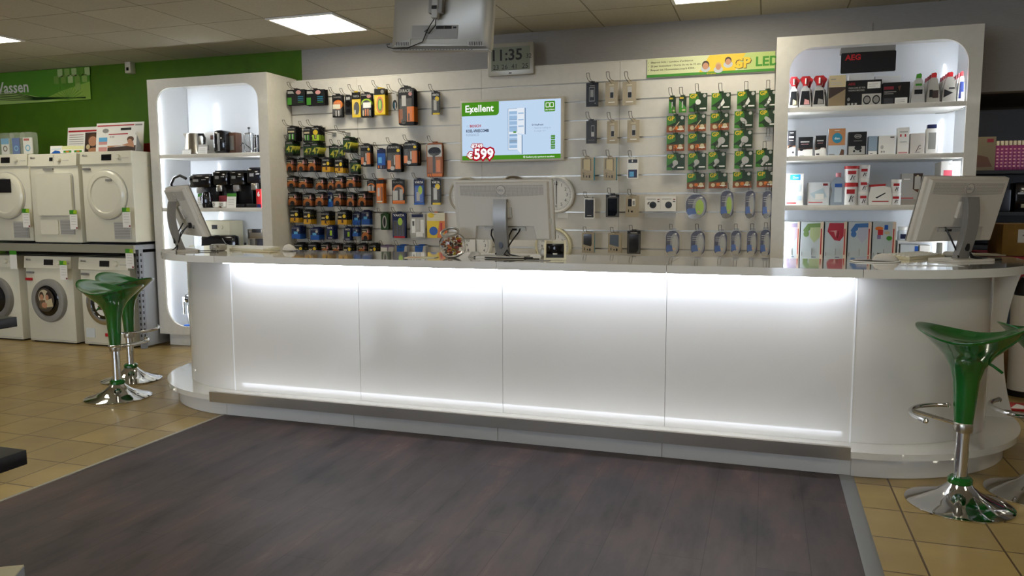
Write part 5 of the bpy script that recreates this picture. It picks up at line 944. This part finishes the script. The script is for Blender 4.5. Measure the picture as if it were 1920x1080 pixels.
# ------------------------------------------------------------------ right cabinet contents
r1, r2, r3, r4 = [z+.001 for z in RS[:4]]
def boxat(name, label, cat, x0, x1, y0, z, Y, D, base, deco=None, side=None, group=None, hh=None):
    a = at(x0, y0, Y=Y); b_ = at(x1, y0, Y=Y); a.x = max(a.x, .121); b_.x = min(b_.x, 1.221); w = b_.x-a.x-.002; h = hh or (a.z+b_.z)/2-z; m = MB(); m.box(0, w, 0, D, 0, h, base, .0015)
    if side: m.box(-.0006, 0, .002, D-.002, .002, h-.002, side)
    if deco: deco(m, w, h)
    return tag(m.build(name, loc=(a.x+.001, Y, z), smooth=False), label, cat, group)
def R_(*L): 
    def f(m, w, h):
        y = -.0005
        for it in L:
            if it[0] == 't': m.text(it[1], it[2]*w, it[3]*h, it[4]*h, it[5], y, bold=it[6] if len(it) > 6 else .01, width=it[7]*w if len(it) > 7 else None)
            elif it[0] == 'e': m.prism(ell((it[1]+it[3])/2*w, (it[2]+it[4])/2*h, (it[3]-it[1])/2*w, (it[4]-it[2])/2*h, 20), y, 0, it[5])
            elif it[0] == 'p': m.prism([(p[0]*w, p[1]*h) for p in it[1]], y, 0, it[2])
            else: m.box(it[1]*w, it[3]*w, y, 0, it[2]*h, it[4]*h, it[5])
            y -= .0004
    return f
# top shelf sprays
def spray(px0, px1, Y, label, deco=0):
    x0, x1 = at(px0, 190, Y=Y).x, at(px1, 190, Y=Y).x; x0 = max(x0, .122); w = x1-x0; t = tag(empty('spray_bottle', (x0+w/2, Y, r1)), label, 'spray bottle', 'red-topped spray bottles on the top shelf'); hw = w/2
    m = MB(); m.prism([(-hw, 0), (hw, 0), (hw, .03), (hw*.72, .125), (hw*.35, .14), (hw*.35, .155), (-hw*.35, .155), (-hw*.35, .14), (-hw*.72, .125), (-hw, .03)], -.02, .03, lgrey); m.build('bottle', t)
    m = MB(); m.prism([(-hw*.85, .02), (hw*.8, .02), (hw*.62, .115), (-hw*.62, .115)], -.0215, -.02, black); m.prism([(-.2*hw, .022), (hw*.7, .022), (hw*.6, .05), (-.1*hw, .06)], -.023, -.02, (beige, pink, grey)[deco]); m.build('label', t)
    m = MB(); m.prism([(-hw*.4, .15), (hw*.4, .15), (hw*.5, .17), (hw*.85, .2), (hw*.6, .215), (-hw*.6, .215), (-hw*.9, .2), (-hw*.5, .17)], -.03, .035, red); m.build('spray_head', t)
    m = MB(); m.box(-.005, .005, -.045, -.03, .16, .2, white, .002); m.build('trigger', t); return t
for i, (a, b_) in enumerate(((1473, 1496), (1498, 1521), (1523, 1547))):
    spray(a, b_, 5.92, '%s front spray bottle with red head from the left on the top shelf' % ORD[i], i)
    spray(a+5, b_+4, 6.02, 'spray bottle with red head standing behind the %s front spray bottle' % ORD[i], i)
boxat('product_box', 'tall beige box with dark photo beside the red-topped sprays', 'box', 1555, 1587, 141, r1, 5.91, .16, beige, R_(('r', 0, 0, 1, .62, hair), ('p', [(0, 0), (1, 0), (1, .55), (.85, .5), (0, .25)], mat('print_taupe', '8b7a5e', .5)), ('r', .1, .86, .4, .89, grey), ('r', .1, .7, .8, .72, lgrey), ('r', .1, .76, .7, .78, lgrey)), white)
boxat('product_box', 'black box with a picture of two washing machines', 'box', 1587, 1654, 150, r1, 5.93, .1, black, R_(('t', 'AEG', .06, .82, .13, red, .02), ('t', 'WASH-CARE SET FOR', .06, .68, .09, lgrey, .01, .48), ('t', 'WASHING MACHINES', .06, .58, .09, lgrey, .01, .46), ('r', .46, 0, 1, .46, lgrey), ('e', .49, .05, .71, .4, darkp), ('e', .75, .05, .97, .4, darkp), ('e', .52, .1, .68, .35, grey), ('e', .78, .1, .94, .35, grey), ('e', .04, .2, .12, .34, grey), ('r', .05, .03, .12, .12, lgrey), ('r', .16, .03, .22, .12, lgrey), ('r', .26, .03, .32, .12, lgrey)))
boxat('product_box', 'lower black box with white label right of the washing machine box', 'box', 1656, 1707, 154, r1, 5.93, .1, black, R_(('r', .03, .68, .4, .82, redd), ('r', .05, .56, .5, .6, grey), ('r', .05, .48, .4, .51, grey), ('p', [(.55, .8), (.68, .85), (.62, .6)], brown), ('r', .05, .06, .4, .3, mat('dim_grey', '3c3a40', .5))))
boxat('label_card', 'small white label on top front of the washing machine box', 'label', 1627, 1652, 147, r1+.115, 5.922, .003, white, R_(('r', .1, .6, .8, .65, grey), ('r', .1, .3, .6, .35, grey)), hh=.045)
boxat('label_card', 'small white label before the lower black box', 'label', 1678, 1702, 180, r1, 5.90, .003, white, R_(('r', .1, .6, .8, .65, grey), ('r', .1, .3, .8, .35, grey)), hh=.042)
boxat('product_box', 'white box behind the washing machine box on the top shelf', 'box', 1592, 1640, 138, r1, 6.05, .12, white); boxat('product_box', 'white box behind the lower black box on the top shelf', 'box', 1641, 1690, 142, r1, 6.05, .12, white)
def cleaner(px0, px1, Y, label, cap, kind=0, ytop=143):
    x0, x1 = at(px0, 185, Y=Y).x, min(1.22, at(px1, 185, Y=Y).x); w = x1-x0; hw = w/2; t = tag(empty('cleaner_bottle', (x0+hw, Y, r1)), label, 'bottle', 'grey cleaner bottles on the top shelf')
    bm0 = (lgrey, silver, silver, white)[kind]; m = MB(); m.prism([(-hw, 0), (hw, 0), (hw*.92, .06), (hw*.6, .15), (hw*.35, .165), (-hw*.35, .165), (-hw*.6, .15), (-hw*.92, .06)], -.018, .018, bm0); m.build('bottle', t)
    m = MB(); m.prism([(-hw*.38, .165), (hw*.38, .165), (hw*.42, .19), (hw*.2, .198), (-hw*.3, .194)], -.014, .014, cap); m.build('cap', t)
    m = MB()
    if kind == 0: m.box(-.04*hw, .04*hw, -.019, -.018, .085, .118, lgrey); m.prism([(-.5*hw, .115), (.5*hw, .115), (.45*hw, .13), (-.45*hw, .13)], -.0195, -.018, green); m.box(-.6*hw, .6*hw, -.0195, -.018, .06, .09, black)
    if kind == 1: m.box(-.12*hw, .75*hw, -.0195, -.018, .03, .08, hair); m.box(-.6*hw, -.1*hw, -.0195, -.018, .035, .085, darkp)
    if kind == 2: m.prism([(-.8*hw, .03), (.5*hw, .06), (-.75*hw, .085)], -.0195, -.018, black); m.box(-.1*hw, .7*hw, -.0195, -.018, .085, .095, darkp)
    if kind == 3: m.prism([(-.7*hw, .02), (.8*hw, .02), (.65*hw, .13), (-.45*hw, .13)], -.0195, -.018, navy); m.box(.0, .8*hw, -.021, -.018, .02, .06, white); m.prism(ell(.45*hw, .035, .2*hw, .012, 10), -.022, -.018, purple)
    m.build('label', t); return t
cleaner(1708, 1733, 5.92, 'green-capped grey cleaner bottle on the top shelf', green, 0)
for i, (a, b_) in enumerate(((1736, 1761), (1765, 1792), (1794, 1819))):
    nm = ('first', 'second', 'third')[i]
    cleaner(a, b_, 5.92, 'front bottle of the %s row of red-capped cleaners, right of the green cap' % nm, red, i+1)
    for k in range(1, 4):
        o = cleaner(a, b_, 5.92, 'red-capped bottle behind the front one in the %s row of cleaners' % nm, redd, i+1); o.location.y += .075*k; o.location.x += 0
# brand sign
X0_, X1_ = at(1577, 110, Y=5.9).x, at(1680, 110, Y=5.9).x; zt_, zb_ = at(1577, 91, Y=5.9).z, at(1577, 138, Y=5.9).z
m = MB(); w, h = X1_-X0_, 2.40-.02-zb_; m.prism(rrect(0, 0, w, h-.02, .008, 3), 0, .012, black); m.text('AEG', w*.08, h*.56, h*.33, red, -.002, bold=.035)
tag(m.build('brand_sign', loc=(X0_, 5.9, zb_), smooth=False), 'black sign with red letters hanging in the right cabinet', 'sign')
boxat('sign_holder', 'grey strip holding the black sign at the cabinet top', 'bracket', 1577, 1680, 85, 2.362, 5.9, .1, grey, hh=.035)
# second shelf
def dark_box(i, x0, x1, y0, label, extra): boxat('product_box', label, 'box', x0, x1, y0, r2, 5.92+.002*i, .08, white, R_(('r', 0, .36, 1, 1, black), ('p', [(0, .28), (.3, .45), (.6, .36), (1, .36), (1, .42), (0, .42)], brown), ('r', .15, .72, .75, .78, lgrey), ('r', .2, .62, .7, .64, pink), *extra))
dark_box(0, 1473, 1493, 245, 'tall black and white box with hang hole, leftmost on the second shelf', [('r', .3, .9, .7, .93, white), ('r', .6, .12, .8, .2, black)])
dark_box(1, 1497, 1525, 257, 'wide black and white box, second from left on the second shelf', [('e', .1, .28, .35, .42, darkp), ('r', .1, .03, .4, .05, grey)])
dark_box(2, 1529, 1550, 254, 'slim black and white box, third on the second shelf', [('r', .5, .08, .85, .4, white), ('r', .1, .06, .4, .12, darkp)])
boxat('product_box', 'orange box with a round blue badge on the second shelf', 'box', 1554, 1586, 241, r2, 5.92, .07, mat('pale_blue_card', 'b6c2cc', .5), R_(('r', 0, .38, 1, 1, mat('salmon_card', 'b98256', .5)), ('e', .22, .46, .82, .84, teal), ('t', 'duo', .36, .6, .12, white, .02), ('r', .35, .92, .65, .94, white), ('r', .05, .03, .4, .06, grey), ('p', [(.68, .02), (.95, .02), (.95, .2), (.8, .24)], brown)))
boxat('product_box', 'black box with a silver badge and small photo on the second shelf', 'box', 1591, 1626, 247, r2, 5.92, .07, black, R_(('r', .03, .03, .93, .38, lgrey), ('e', .32, .72, .72, .9, lgrey), ('e', .34, .74, .7, .88, black), ('r', .38, .79, .66, .83, lgrey), ('r', .3, .6, .75, .62, grey), ('e', .35, .2, .75, .42, darkp), ('e', .28, .12, .4, .22, black), ('e', .62, .12, .74, .22, black)))
boxat('product_box', 'small grey blue box between black and white boxes on the second shelf', 'box', 1629, 1646, 255, r2, 5.92, .1, mat('grey_blue_card', '8fa2b2', .5), R_(('r', 0, 0, 1, .2, white), ('r', .2, .05, .5, .08, darkp)))
boxat('product_box', 'low white box with small pictures on the second shelf', 'box', 1648, 1680, 254, r2, 5.92, .1, white, R_(('r', .68, .88, .92, .93, darkp), ('r', .15, .1, .25, .2, grey), ('r', .3, .1, .38, .2, grey), ('e', .12, .28, .3, .5, lgrey)))
boxat('product_box', 'tall white box with two small red figures on the second shelf', 'box', 1684, 1706, 239, r2, 5.92, .07, white, R_(('r', .2, .65, .32, .75, red), ('r', .6, .65, .72, .75, red), ('r', .15, .82, .85, .85, grey), ('r', .2, .45, .8, .47, grey), ('r', .1, .03, .9, .08, pink)))
boxat('product_box', 'pale beige box with branch drawing on the second shelf', 'box', 1707.5, 1735, 250, r2, 5.92, .09, mat('pale_beige_card', 'ccc5bc', .5), R_(('p', [(.4, .1), (.45, .1), (.65, .4), (.6, .4)], hair), ('p', [(.5, .2), (.75, .25), (.72, .28)], hair), ('e', .6, .36, .75, .44, grey), ('r', .35, .06, .7, .09, grey)))
t = tag(empty('detergent_bottle', (at(1746, 260, Y=5.94).x, 5.94, r2)), 'white bottle with blue cap at the right of the second shelf', 'bottle'); MB().box(-.035, .035, -.02, .03, 0, .17, white, .012).build('bottle', t); MB().box(-.028, .028, -.018, .02, .17, .195, navy, .004).build('cap', t); MB().box(-.02, .025, -.0215, -.02, .03, .14, grey).build('label', t)
# third shelf
boxat('product_box', 'white box with blue field and red line, leftmost on the third shelf', 'box', 1470, 1508, 326, r3, 5.91, .1, white, R_(('r', .2, .8, .8, .98, mat('cyan_print', '2f9fe0', .4)), ('t', 'Duo', .38, .85, .1, white, .01), ('r', .05, .05, .6, .09, red), ('e', .4, .4, .85, .7, mat('pale_print', 'c9dbe4', .5)), ('r', .6, .15, .9, .3, mat('pale_print2', 'bcd0dc', .5))), black)
boxat('product_box', 'low white box with grey drawing and red line on the third shelf', 'box', 1515, 1556, 342, r3, 5.92, .1, mat('white_card2', 'cfd2d2', .5), R_(('r', .05, .1, .7, .14, red), ('p', [(.1, .5), (.7, .75), (.9, .35), (.3, .3)], mat('pale_print3', 'aebfc6', .5)), ('r', .7, .85, .92, .95, redd), ('r', .35, .25, .75, .5, white)))
t = tag(empty('clear_bottle', (at(1571.5, 350, Y=5.93).x, 5.93, r3)), 'clear waisted bottle with blue label and pink cap on the third shelf', 'bottle')
pr = [(-.048, 0), (.048, 0), (.052, .04), (.036, .1), (.048, .15), (.03, .185), (.016, .195), (-.016, .195), (-.03, .185), (-.048, .15), (-.036, .1), (-.052, .04)]; MB().prism(pr, -.025, .025, mat('clear_liquid', 'aebccb', .1, alpha=.7, coat=.4)).build('bottle', t); MB().box(-.024, .024, -.028, -.025, .02, .14, mat('bottle_label', 'c6d3dd', .4)).box(-.024, .024, -.0295, -.028, .125, .15, blue).build('label', t); MB().lathe([(.018, .195), (.018, .225), (0, .225)], mat('pink_cap', 'c97f86', .4), n=18).build('cap', t)
def tub(px, Y, z, r, h, label, capm=white, group='white tubs on the third shelf', mark=True):
    x = at(px, 350, Y=Y).x; o = MB().lathe([(r, 0), (r, h*.82), (r*.94, h*.84)], mat('tub_white', 'dddcd8', .35), n=26).build('tub', loc=(x, Y, z)); tag(o, label, 'tub', group)
    MB().lathe([(r*1.03, h*.82), (r*1.03, h*.98), (r*.98, h), (0, h)], capm, n=26).build('lid', o)
    if mark: m = MB(); m.box(-r*.6, r*.5, -r-.0015, -r*.8, h*.5, h*.7, red); m.prism([(-.3*r, h*.15), (-.2*r, h*.12), (.1*r, h*.4), (.0, h*.44)], -r-.002, -r*.8, black); m.tube([(.25*r, -r-.001, h*.15), (.15*r, -r-.001, h*.3), (.4*r, -r-.001, h*.4)], .002, black, 5); m.build('print', o)
    return o
tub(1595, 5.93, r3, .047, .155, 'lower of two stacked wide tubs with red lid band', red); tub(1596, 5.93, r3+.156, .048, .115, 'upper of two stacked wide tubs with red lid band', red)
for k, nm in enumerate(('bottom', 'middle', 'top')): tub(1619, 5.93, r3+.0925*k, .036, .092, '%s tub of the stack of three small white tubs' % nm)
t = tag(empty('tab_pouch', (at(1650, 350, Y=5.93).x, 5.93, r3)), 'squat white container with red lid and knife print', 'container'); MB().prism([(-.07, 0), (.07, 0), (.075, .04), (.066, .12), (.02, .13), (-.06, .125), (-.075, .05)], -.03, .05, white).build('body', t); MB().prism([(-.07, .125), (.03, .13), (.035, .145), (-.065, .14)], -.025, .045, red).build('lid', t); MB().prism([(-.03, .05), (.03, .085), (.035, .08), (-.02, .045)], -.0315, -.03, black).box(-.05, .055, -.031, -.03, .022, .028, red).build('print', t)
tub(1680, 5.93, r3, .034, .083, 'lower of two stacked narrow jars with black knife print'); tub(1680, 5.93, r3+.084, .033, .09, 'upper of two stacked narrow jars with black knife print')
boxat('product_box', 'grey box with a latte glass photo on the third shelf', 'box', 1691, 1731, 325, r3, 5.92, .1, mat('grey_card', 'a9a6a0', .5), R_(('r', .55, .5, 1, 1, hair), ('e', .62, .4, .9, .95, beige), ('r', .62, .5, .9, .9, lgrey), ('r', 0, .2, .6, .23, red), ('r', .1, .8, .4, .83, white), ('r', 0, 0, 1, .18, mat('taupe2', '8f887f', .5)), ('p', [(.55, .5), (1, .3), (1, .5)], brown)))
boxat('product_box', 'small white box with red field and coffee machine picture', 'box', 1732, 1752, 338, r3, 5.91, .08, white, R_(('r', .15, .72, .85, .97, red), ('r', .25, .25, .7, .5, darkp), ('r', .35, .28, .6, .36, white), ('r', .1, .08, .8, .1, red)))
boxat('product_box', 'large white box with red field at the right end of the third shelf', 'box', 1764, 1811, 314, r3, 5.9, .2, white, R_(('r', .15, .6, .6, .8, mat('pinkred', 'd65a6a', .4)), ('r', .08, .28, .25, .42, darkp), ('r', .05, .03, .2, .06, red), ('r', .4, .93, .6, .95, lgrey)), hh=.29)
# fourth shelf: five tall boxes
cols = [('lilac', mat('lilac_print', '8c7f96', .5), 'lilac towel'), ('g', mat('moss_print', '6e8a52', .5), 'green towel'), ('r', mat('cloth_red', 'a8283a', .5), 'red cloth'), ('b', mat('denim_print', '3d6ea8', .5), 'blue towel'), ('m', None, 'small coloured items')]
for i, ((x0, x1), (k, cm, d)) in enumerate(zip(((1466, 1500), (1502, 1545), (1547, 1589), (1591, 1635), (1637, 1681)), cols)):
    side = mat('cream_edge', 'd9c4ac', .5)
    if cm and k != 'r': dd = [('p', [(.1, .78), (.3, .95), (.95, .97), (.95, .85), (.45, .82), (.2, .68)], cm), ('p', [(.42, .85), (.9, .86), (.85, .6), (.6, .45), (.4, .6)], mat('towel_pale_%s' % k, {'lilac': 'b5a8b4', 'g': 'a9b486', 'b': 'b3b6c4'}[k], .5)), ('e', .12, .6, .36, .76, cm)]
    elif k == 'r': dd = [('p', [(.2, .97), (.95, .97), (.95, .7), (.7, .5), (.45, .52), (.12, .75)], cm), ('p', [(.2, .76), (.55, .78), (.5, .6), (.42, .74)], pink), ('p', [(.6, .75), (.66, .75), (.6, .55), (.54, .6)], redd)]
    else: dd = [('e', .1, .78, .45, .88, orange), ('r', .5, .8, .66, .92, blue), ('r', .22, .66, .45, .8, red), ('e', .5, .68, .75, .76, beige), ('r', .2, .56, .36, .66, purple), ('e', .6, .52, .85, .64, green)]
    boxat('product_box', 'tall pale box with %s print, behind the right of the counter' % d, 'box', x0, x1, 416, r4, 5.91, .14, mat('mist_card', 'b9c2c4', .5), R_(*dd, ('r', .86, 0, 1, 1, side), ('r', .88, .14, .93, .82, red), ('r', .5, .06, .7, .075, navy), ('r', .05, .1, .08, .2, grey), ('r', .5, .12, .52, .3, grey)), black, 'tall boxes on the fourth shelf')
m = MB(); xA = at(1683.5, 460, Y=5.93).x; tag(m.box(0, .285, 0, .2, .13, .14, white).box(0, .006, 0, .2, 0, .13, white).box(.277, .285, 0, .2, 0, .13, white).build('riser', loc=(xA, 5.93, r4)), 'small white riser shelf carrying pill bottles beside the tall boxes', 'riser')
for i, px in enumerate((1689, 1706, 1729, 1742)):
    o = MB().lathe([(.03, 0), (.033, .01), (.033, .06), (.026, .072)], mat('pill_white', 'd6dade', .35), n=22).build('pill_bottle', loc=(xA+.035+.066*i, 5.99, r4+.141)); tag(o, 'white bottle, %s from the left on the white riser' % ORD[i], 'bottle', 'white bottles on the riser')
    MB().lathe([(.026, .07), (.029, .074), (.029, .095), (0, .096)], white, n=22).build('cap', o); MB().box(-.018, .02, -.0345, -.028, .012, .045, (navy, redd, darkp, purple)[i]).build('print', o)
boxat('product_box', 'low white box with blue print under the riser', 'box', 1688, 1722, 466, r4, 5.94, .1, mat('white_card3', 'c3c9cc', .5), R_(('e', .2, -.2, .8, .3, navy), ('r', .8, .1, 1, .9, blue)), hh=.115)
boxat('product_box', 'low white box with green print under the riser', 'box', 1724, 1745, 466, r4, 5.94, .1, white, R_(('p', [(.3, 0), (1, 0), (1, .5)], lime),), hh=.11)
# thin wire in the second bay
tag(MB().tube([(1.09, 6.1, 1.95), (1.13, 6.0, 1.94), (1.215, 5.9, 1.955)], .0025, grey, 5).build('lamp_lead'), 'thin grey lead running under the top shelf of the right cabinet', 'cable')
tag(MB().tube([(.69, 6.335, 2.5), (.69, 6.335, 2.64)], .004, grey, 5).build('wall_lead'), 'short thin lead on the grey wall above the right cabinet', 'cable')
# ------------------------------------------------------------------ back room
t = tag(empty('store_shelving', (2.4, 8.2, 0)), 'dark shelving in the store room behind the right cabinet', 'shelving'); O = (-2.4, -8.2, 0); dk = mat('dark_shelf', '1b1917', .6)
for z in (.5, .95, 1.25, 1.62): MB().box(1.35, 4.2, 7.95, 8.45, z-.03, z, dk).build('shelf', t, O)
for x in (1.36, 2.9, 4.16): MB().box(x, x+.04, 7.95, 8.45, .002, 2.3, dk).build('upright', t, O)
MB().box(1.4, 4.2, 8.44, 8.45, .002, 2.2, dk).build('rear_board', t, O)
for i in range(7):
    px = 1871+i*8.0; q = at(px, 280, Y=8.0); o = MB().box(-.018, .018, 0, .05, 0, .22, mat('magenta_pack', '7c2450', .4), .004).build('pink_bottle', loc=(q.x, 8.0, 1.621)); tag(o, 'slim magenta bottle on the dark store shelf, %s from the left' % ORD[i], 'bottle', 'magenta bottles on the store shelf')
    MB().box(-.012, .012, .005, .04, .22, .26, beige, .003).build('cap', o); m = MB()
    for k in range(6): m.box(-.008, .008, -.001, 0, .03+.03*k, .042+.03*k, pink)
    m.build('print', o)
for i in range(5):
    q = at(1878+i*9, 280, Y=8.12); o = MB().box(-.018, .018, 0, .05, 0, .27, mat('magenta_pack', '7c2450', .4), .004).build('pink_bottle', loc=(q.x, 8.14, 1.621)); tag(o, 'slim magenta bottle in the rear row of the store shelf', 'bottle', 'rear magenta bottles on the store shelf')
q = at(1836, 280, Y=8.0); m = MB(); m.box(0, .22, 0, .2, 0, .3, mat('olive_box', '6f6044', .6)).prism([(.02, .03), (.2, .03), (.16, .12), (.08, .14)], -.001, 0, brown).box(.15, .2, -.001, 0, .25, .28, redd); tag(m.build('leaf_box', loc=(q.x-.09, 8.0, 1.621)), 'olive box with leaf picture left of the magenta bottles', 'box')
for i, (px, z, w_, h_, m0) in enumerate(((1850, 1.251, .2, .2, darkp), (1905, 1.251, .22, .26, black_gloss), (1870, .951, .25, .2, darkp))):
    q = at(px, 340, Y=8.0); m = MB().box(0, w_, 0, .2, 0, h_, m0, .01); m.box(.02, w_-.02, -.002, 0, h_*.6, h_*.66, grey) if i == 1 else None
    tag(m.build('dark_carton', loc=(q.x, 8.0, z)), ('dark carton on the middle store shelf', 'black carton with grey stripe on the middle store shelf', 'dark carton on the low store shelf')[i], 'carton')
q = at(1863, 455, Y=6.9); q2 = at(1858, 423, Y=6.9); t = tag(empty('work_table', (2.0, 7.0, 0)), 'table with red cover in the store room behind the counter end', 'table')
MB().box(-.35, 1.2, -.35, .5, .9, .93, redd).box(-.35, 1.2, -.36, -.35, .72, .93, mat('table_red', 'a01c2c', .5)).build('top', t)
for dx in (-.3, 1.15):
    for dy in (-.3, .45): MB().box(dx, dx+.04, dy, dy+.04, .002, .9, grey).build('leg', t)
m = MB(); m.box(0, .75, 0, .4, 0, .24, wood_bin, .004).box(.1, .24, -.001, 0, .1, .2, white).box(.13, .21, -.002, 0, .15, .16, grey); tag(m.build('cardboard_box', loc=(1.70, 6.72, .931)), 'open brown cardboard box with white label on the red table', 'cardboard box')
t = tag(empty('white_crate', (2.02, 6.9, 1.172)), 'white open frame stand on top of the cardboard box', 'stand'); m = MB(); m.box(-.14, .4, -.1, -.08, .12, .15, offw).box(-.14, -.12, -.1, -.08, 0, .13, offw).box(-.02, 0, -.1, -.08, 0, .13, offw).box(.05, .07, -.1, -.08, 0, .13, offw).box(-.14, .4, .08, .1, .12, .15, offw); m.build('frame', t)
tag(MB().box(-.14, .14, -.1, .1, 0, .01, offw).build('paper_stack', loc=(1.58, 6.78, .931)), 'white papers on the red table beside the cardboard box', 'paper')
t = tag(empty('waste_bin', (1.72, 6.1, .001)), 'white cylindrical bin behind the right end of the counter', 'bin'); MB().lathe([(.09, .04), (.1, .7), (.095, .7), (.085, .05)], white, n=28).build('body', t); MB().lathe([(.1, 0), (.1, .04), (0, .04)], black, n=28).build('base', t); MB().lathe([(.07, .62), (.09, .74), (.05, .82), (0, .84)], darkp, n=12).build('bag', t)
tag(MB().prism([(0, 0), (.3, 0), (.3, .2), (0, .2)], 0, .01, red, 'xy').prism([(.03, .03), (.2, .03), (.1, .16)], .01, .011, white, 'xy').build('floor_sign', loc=(1.5, 5.6, .001)), 'red sign with white triangle lying on the floor behind the counter', 'sign')
m = MB(); m.box(0, 1.1, 0, .14, 0, .42, grain(mat('plywood', '8d6c46', .6), 12, .08), .004); tag(m.build('wooden_chest', loc=(1.62, 6.48, .001)), 'low wooden chest in the doorway behind the bin', 'chest')
# ------------------------------------------------------------------ foreground left: dark display tables and a carton
def dark_table(x1, y1, z, th, label, w=.9, d=.7):
    t = tag(empty('display_table', (x1-w/2, y1-d/2, 0)), label, 'display table', 'black display tables at the left edge'); m = MB(); m.box(-w/2, w/2, -d/2, d/2, z-th, z, black, .002)
    for q in range(5): m.box(w/2-.1-q*.02, w/2-.095-q*.02, d/2-.03, d/2-.024, z, z+.0006, grey)
    m.build('top', t)
    for sx in (-w/2+.05, w/2-.35): MB().box(sx, sx+.05, -.2, .2, .005, z-th, black).build('leg', t)
    return t
dark_table(-2.493, 2.0, .933+.012, .035, 'black display table corner at the upper left edge', d=.38); q = at(50, 843, Y=1.3); dark_table(q.x, 1.30, q.z, .035, 'black display table corner at the lower left edge', w=1.0, d=.6)
q = at(45, 1055, Z=.3); t = tag(empty('carton', (q.x, q.y, .005), .55), 'pale carton corner with dark ring mark at the bottom left', 'carton')
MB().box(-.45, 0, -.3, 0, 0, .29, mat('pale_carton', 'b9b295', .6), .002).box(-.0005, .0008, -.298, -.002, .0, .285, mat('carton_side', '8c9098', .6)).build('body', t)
m = MB(); m.lathe([(.02, 0), (.013, 0)], navy, (.0015, -.07, .245), 22, 'x', cap=False).box(.001, .0018, -.27, -.2, .2, .25, navy); m.build('ring_mark', t, normals=False)
